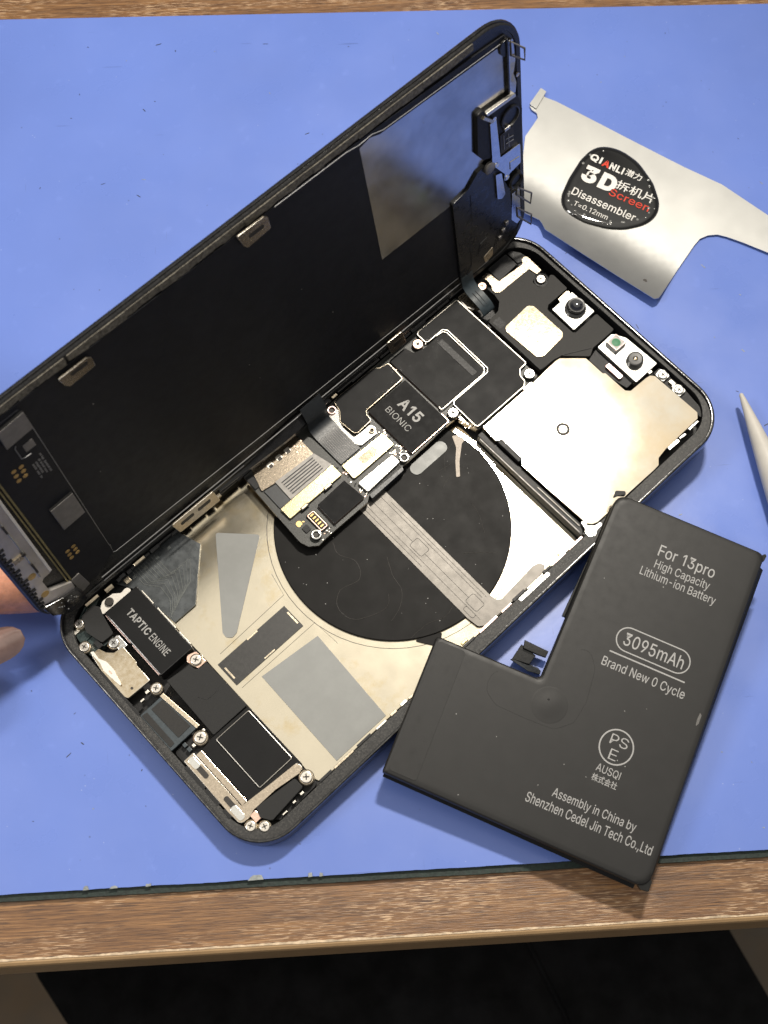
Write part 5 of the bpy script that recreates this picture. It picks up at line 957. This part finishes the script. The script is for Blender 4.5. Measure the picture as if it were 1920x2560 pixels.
# ------------------------------------------------------------------ thin steel opening blade with a domed sticker
bl = thing('opening_blade', 'thin steel opening card with a black domed sticker, lying beside the phone', 'pry tool', Matrix.Translation((0.068, 0.085, 0)))
def bz(x, y):           # it lies almost flat: the lower left edge curls up and the far tab is folded
    d = ((x - 43) * (-.634) + (y - 77) * (-.773))         # distance towards the lower-left edge
    h = .5 + max(0, .22 * (d + 9)) ** 1.5 * .55 + .01 * max(0, x - 80)
    s = (x - 62) * .56 - (y - 58) * .83                     # towards the lower corner
    return h
out = [(45.2, 112.9), (48.7, 117.9), (49.7, 116.9), (49.3, 115.4), (52.5, 113.7), (60, 108.4), (70, 101.2), (83.7, 91.5), (92.5, 85.8), (102.9, 75.9), (122, 57), (128, 47), (126, 42), (119, 46), (112, 54), (101.1, 64.9), (95, 68.3), (91.3, 70.1), (89, 70.9), (86.6, 70.8), (84.4, 69.9), (82.7, 68.1), (77, 60.6), (71.8, 53.2), (71.0, 52.2), (69.8, 51.8), (66, 55), (62.5, 57.9), (54, 65.2), (44.9, 73.2), (44.4, 75.2), (43.9, 76.3), (40.1, 78.6), (40.6, 90), (43.1, 103.0), (45.6, 106.6), (47.0, 108.7), (46.9, 110.2), (45.6, 111.4)]
def sheet_mesh(P, zf, th, step=2.0, ox=0, oy=0):
    """fill an outline, cut it on a grid so that it can bend, and give it thickness"""
    bm = bmesh.new(); f = bm.faces.new([bm.verts.new((x, y, 0)) for x, y in P])
    if f.normal.z < 0: f.normal_flip()
    xs = [p[0] for p in P]; ys = [p[1] for p in P]
    for ax, lo, hi in ((0, min(xs), max(xs)), (1, min(ys), max(ys))):
        c = lo + step
        while c < hi:
            co_ = (c, 0, 0) if ax == 0 else (0, c, 0); no = (1, 0, 0) if ax == 0 else (0, 1, 0)
            bmesh.ops.bisect_plane(bm, geom=bm.verts[:] + bm.edges[:] + bm.faces[:], plane_co=co_, plane_no=no); c += step
    top = bm.faces[:]
    ret = bmesh.ops.extrude_face_region(bm, geom=top)
    tv = [g for g in ret['geom'] if isinstance(g, bmesh.types.BMVert)]; ts = set(tv)
    for v in bm.verts: v.co.z = zf(v.co.x, v.co.y) + (th if v in ts else 0)
    for v in bm.verts: v.co.x -= ox; v.co.y -= oy
    return bm
link('steel_card', sheet_mesh(fillet(out, .5, 3), bz, .18, 2.2, 68, 85), 'blade_steel', bl, True)
fz = [(45.2, 112.9), (48.7, 117.9), (50.0, 116.6), (46.8, 111.4)]
bm = sheet_mesh(fz, lambda x, y: bz(x, y) + .45, .25, 2, 68, 85); link('folded_tab', bm, 'blade_steel', bl)
link('hole', lathe(68.4 - 68, 57.6 - 85, [(.55, bz(68.4, 57.6) + .17), (.5, bz(68.4, 57.6) + .24), (.1, bz(68.4, 57.6) + .24)], 18), 'recess_dark', bl)
stp = fillet([(60.1, 98.2), (63.8, 98.8), (67.9, 97.1), (71.7, 93.3), (74.7, 86.8), (75.6, 80.4), (74.3, 77.0), (71.0, 74.4), (65.5, 73.3), (60.8, 73.8), (55.1, 75.8), (50.7, 79.3), (50.0, 83.4), (52.9, 89.2), (56.6, 94.8)], 9.0, 5)[::-1]
zb = bz(62, 86) + .19
rows = []
cx, cy = 62.6, 85.5
DOME = ((0, 0), (.02, .3), (.15, .6), (.5, .88), (1.0, 1.05), (1.7, 1.12))
for d, z in DOME:
    rows.append([(x - 68, y - 85, zb + z) for x, y in inset(stp, d)])
def dome_z(x, y):
    x += 68; y += 85; d = 99
    for i in range(len(stp)):
        a, b = Vector(stp[i - 1]), Vector(stp[i]); t = max(0, min(1, (Vector((x, y)) - a).dot(b - a) / max(1e-9, (b - a).length_squared))); d = min(d, (a.lerp(b, t) - Vector((x, y))).length)
    for (d0, z0), (d1, z1) in zip(DOME, DOME[1:]):
        if d < d1: return zb + z0 + (z1 - z0) * (d - d0) / (d1 - d0)
    return zb + DOME[-1][1]
skr = link('sticker', loops_mesh(rows, True, True), 'sticker_black', bl)
# words on the sticker: baseline runs down to the right
RT = math.radians(-31.0); c_, s_ = math.cos(-RT), math.sin(-RT)
def tl_(x, y): return ((x - 68) * c_ - (y - 85) * s_, (x - 68) * s_ + (y - 85) * c_)
def box(body, bl_, br_, h_, wt=0, mi=0):
    a = tl_(*bl_); b = tl_(*br_); return (body, a[0], min(a[1], b[1]) if False else (a[1] + b[1]) / 2, b[0], (a[1] + b[1]) / 2 + h_, wt, mi)
lettering('lettering', [box('QI', (58.6, 94.1), (61.4, 92.6), 2.3, .03), box('A', (61.6, 92.3), (63.3, 91.2), 2.1, .035, 1), box('NLI', (63.4, 91.2), (66.6, 89.1), 2.2, .03), box('潜力', (67.3, 89.3), (71.0, 86.8), 2.1, .012),
                        box('3D', (55.3, 88.2), (63.4, 83.6), 5.2, .05), box('拆机片', (64.3, 85.3), (73.2, 79.9), 2.9, .006),
                        box('Screen', (62.4, 83.5), (71.6, 77.4), 2.3, .005, 1), box('Disassembler', (52.9, 84.2), (67.6, 74.7), 2.4, .006), box('T=0.12mm', (53.0, 80.7), (60.9, 75.6), 1.5)], ['letter_white', 'letter_red'], skr, zb + 1.19, rot=RT, zf=dome_z)
bm = bmesh.new(); rr = random.Random(10)
for i in range(34):
    p = stp[rr.randrange(len(stp))]; q = Vector((cx, cy)).lerp(Vector(p), rr.uniform(.82, .93)); r_ = rr.uniform(.15, .42)
    if q.y > 88 and rr.random() < .6: continue
    v = bmesh.ops.create_uvsphere(bm, u_segments=10, v_segments=6, radius=r_); bmesh.ops.scale(bm, vec=(1, 1, .4), verts=v['verts']); bmesh.ops.translate(bm, vec=(q.x - 68, q.y - 85, dome_z(q.x - 68, q.y - 85)), verts=v['verts'])
o = link('bubbles', bm, 'bubble', skr, True)

# ------------------------------------------------------------------ ivory pointed stick at the right edge
sk = thing('pointed_stick', 'ivory pointed stick with a grey-blue handle at the right edge of the mat', 'spudger', Matrix.Translation((.0865, .0242, 0)))
ax = Vector((5.6, -27.0, -.4)).normalized()
def cone(name, st_, m):
    bm = bmesh.new(); add_tube(bm, [tuple(ax * d + Vector((0, 0, 4.6 + .0 * d))) for d, r_ in st_], [r_ for d, r_ in st_], 28)
    return link(name, bm, m, sk)
cone('tip', [(0, .25), (.3, .5), (2, .75), (6, 1.25), (10, 1.75), (14, 2.2), (19, 2.75), (25, 3.3), (28.5, 3.6)], 'ivory')
cone('handle', [(28.5, 3.65), (29.5, 3.75), (60, 4.2), (110, 4.2), (111, 3.9)], 'stylus_blue')

# ------------------------------------------------------------------ the hand that steadies the screen (one continuous skinned body, mostly outside the frame)
def hand():
    me = bpy.data.meshes.new('person'); bm = bmesh.new(); sk_ = bm.verts.layers.skin.verify()
    V = []
    def v(x, y, z, r):
        q = bm.verts.new((x * MM, y * MM, z * MM)); q[sk_].radius = (r * MM, r * MM); V.append(q); return q
    def chain(root, pts):
        p = root
        for x, y, z, r in pts:
            n = v(x, y, z, r); bm.edges.new((p, n)); p = n
        return p
    wrist = v(-196, -52, 34, 22); palm = v(-165, -42, 36, 24); bm.edges.new((wrist, palm)); palm[sk_].use_root = True
    chain(wrist, [(-230, -66, 34, 24), (-300, -92, 38, 29)])
    chain(palm, [(-146, -22, 40, 14), (-126, -12, 36, 9.6), (-104, -17, 27, 8.6), (-88, -18.8, 20, 8.0), (-76, -17.5, 14, 7.6), (-70, -17, 12, 6.6)])      # index, behind the screen
    chain(palm, [(-142, -12, 46, 13), (-122, 6, 46, 9.4), (-106, 16, 42, 8.6), (-96, 24, 38, 7.6)])
    chain(palm, [(-146, -4, 46, 12), (-130, 16, 48, 9.0), (-116, 27, 46, 8.0), (-107, 34, 43, 7.0)])
    chain(palm, [(-152, 4, 44, 11), (-140, 24, 46, 8.0), (-130, 34, 46, 7.0), (-123, 40, 44, 6.2)])
    chain(palm, [(-150, -58, 30, 14), (-131, -53, 20, 10.5), (-111, -45.5, 12, 8.6), (-97, -41.4, 9.4, 7.6), (-88.8, -39.8, 8.8, 6.4)])      # thumb
    bm.to_mesh(me); bm.free(); me.materials.append(M('skin'))
    o = bpy.data.objects.new('person', me); COL.objects.link(o)
    o.modifiers.new('skin', 'SKIN').use_smooth_shade = True
    s = o.modifiers.new('sub', 'SUBSURF'); s.levels = 2; s.render_levels = 2
    dg = bpy.context.evaluated_depsgraph_get(); m2 = bpy.data.meshes.new_from_object(o.evaluated_get(dg)); o.modifiers.clear(); o.data = m2
    for p in m2.polygons: p.use_smooth = True
    tag(o, 'hand at the left edge, long thumb nail by the phone, finger behind the screen', 'person')
    return o
hd = hand()
def nail(name, o, ux, uy, uz, ln, wd):
    """a curved plate with thickness: ux along the finger, uz out of it"""
    bm = bmesh.new(); n, k = 10, 8; T, Bt = [], []
    ux, uy, uz, o = Vector(ux).normalized(), Vector(uy).normalized(), Vector(uz).normalized(), Vector(o)
    for i in range(n + 1):
        t = i / n; hw = wd / 2 * (1 if t < .55 else math.sqrt(max(.02, 1 - ((t - .55) / .47) ** 2))); r0, r1 = [], []
        for j in range(k + 1):
            s = (j / k * 2 - 1); p = o + ux * (ln * t) + uy * (hw * s) + uz * (-.22 * wd * (s * hw / (wd / 2)) ** 2 - .5 * t * t)
            r0.append(bm.verts.new(p)); r1.append(bm.verts.new(p - uz * .35))
        T.append(r0); Bt.append(r1)
    for i in range(n):
        for j in range(k):
            bm.faces.new((T[i][j], T[i + 1][j], T[i + 1][j + 1], T[i][j + 1])).smooth = True; bm.faces.new((Bt[i][j], Bt[i][j + 1], Bt[i + 1][j + 1], Bt[i + 1][j])).smooth = True
    for i in range(n):
        bm.faces.new((T[i][0], Bt[i][0], Bt[i + 1][0], T[i + 1][0])); bm.faces.new((T[i][k], T[i + 1][k], Bt[i + 1][k], Bt[i][k]))
    for j in range(k):
        bm.faces.new((T[0][j], T[0][j + 1], Bt[0][j + 1], Bt[0][j])); bm.faces.new((T[n][j], Bt[n][j], Bt[n][j + 1], T[n][j + 1]))
    return link(name, bm, 'nail', hd)
nail('nail', (-89.6, -34.6, 14.2), (.88, .46, -.10), (-.42, .82, .36), (.08, -.36, .93), 12.0, 7.2)
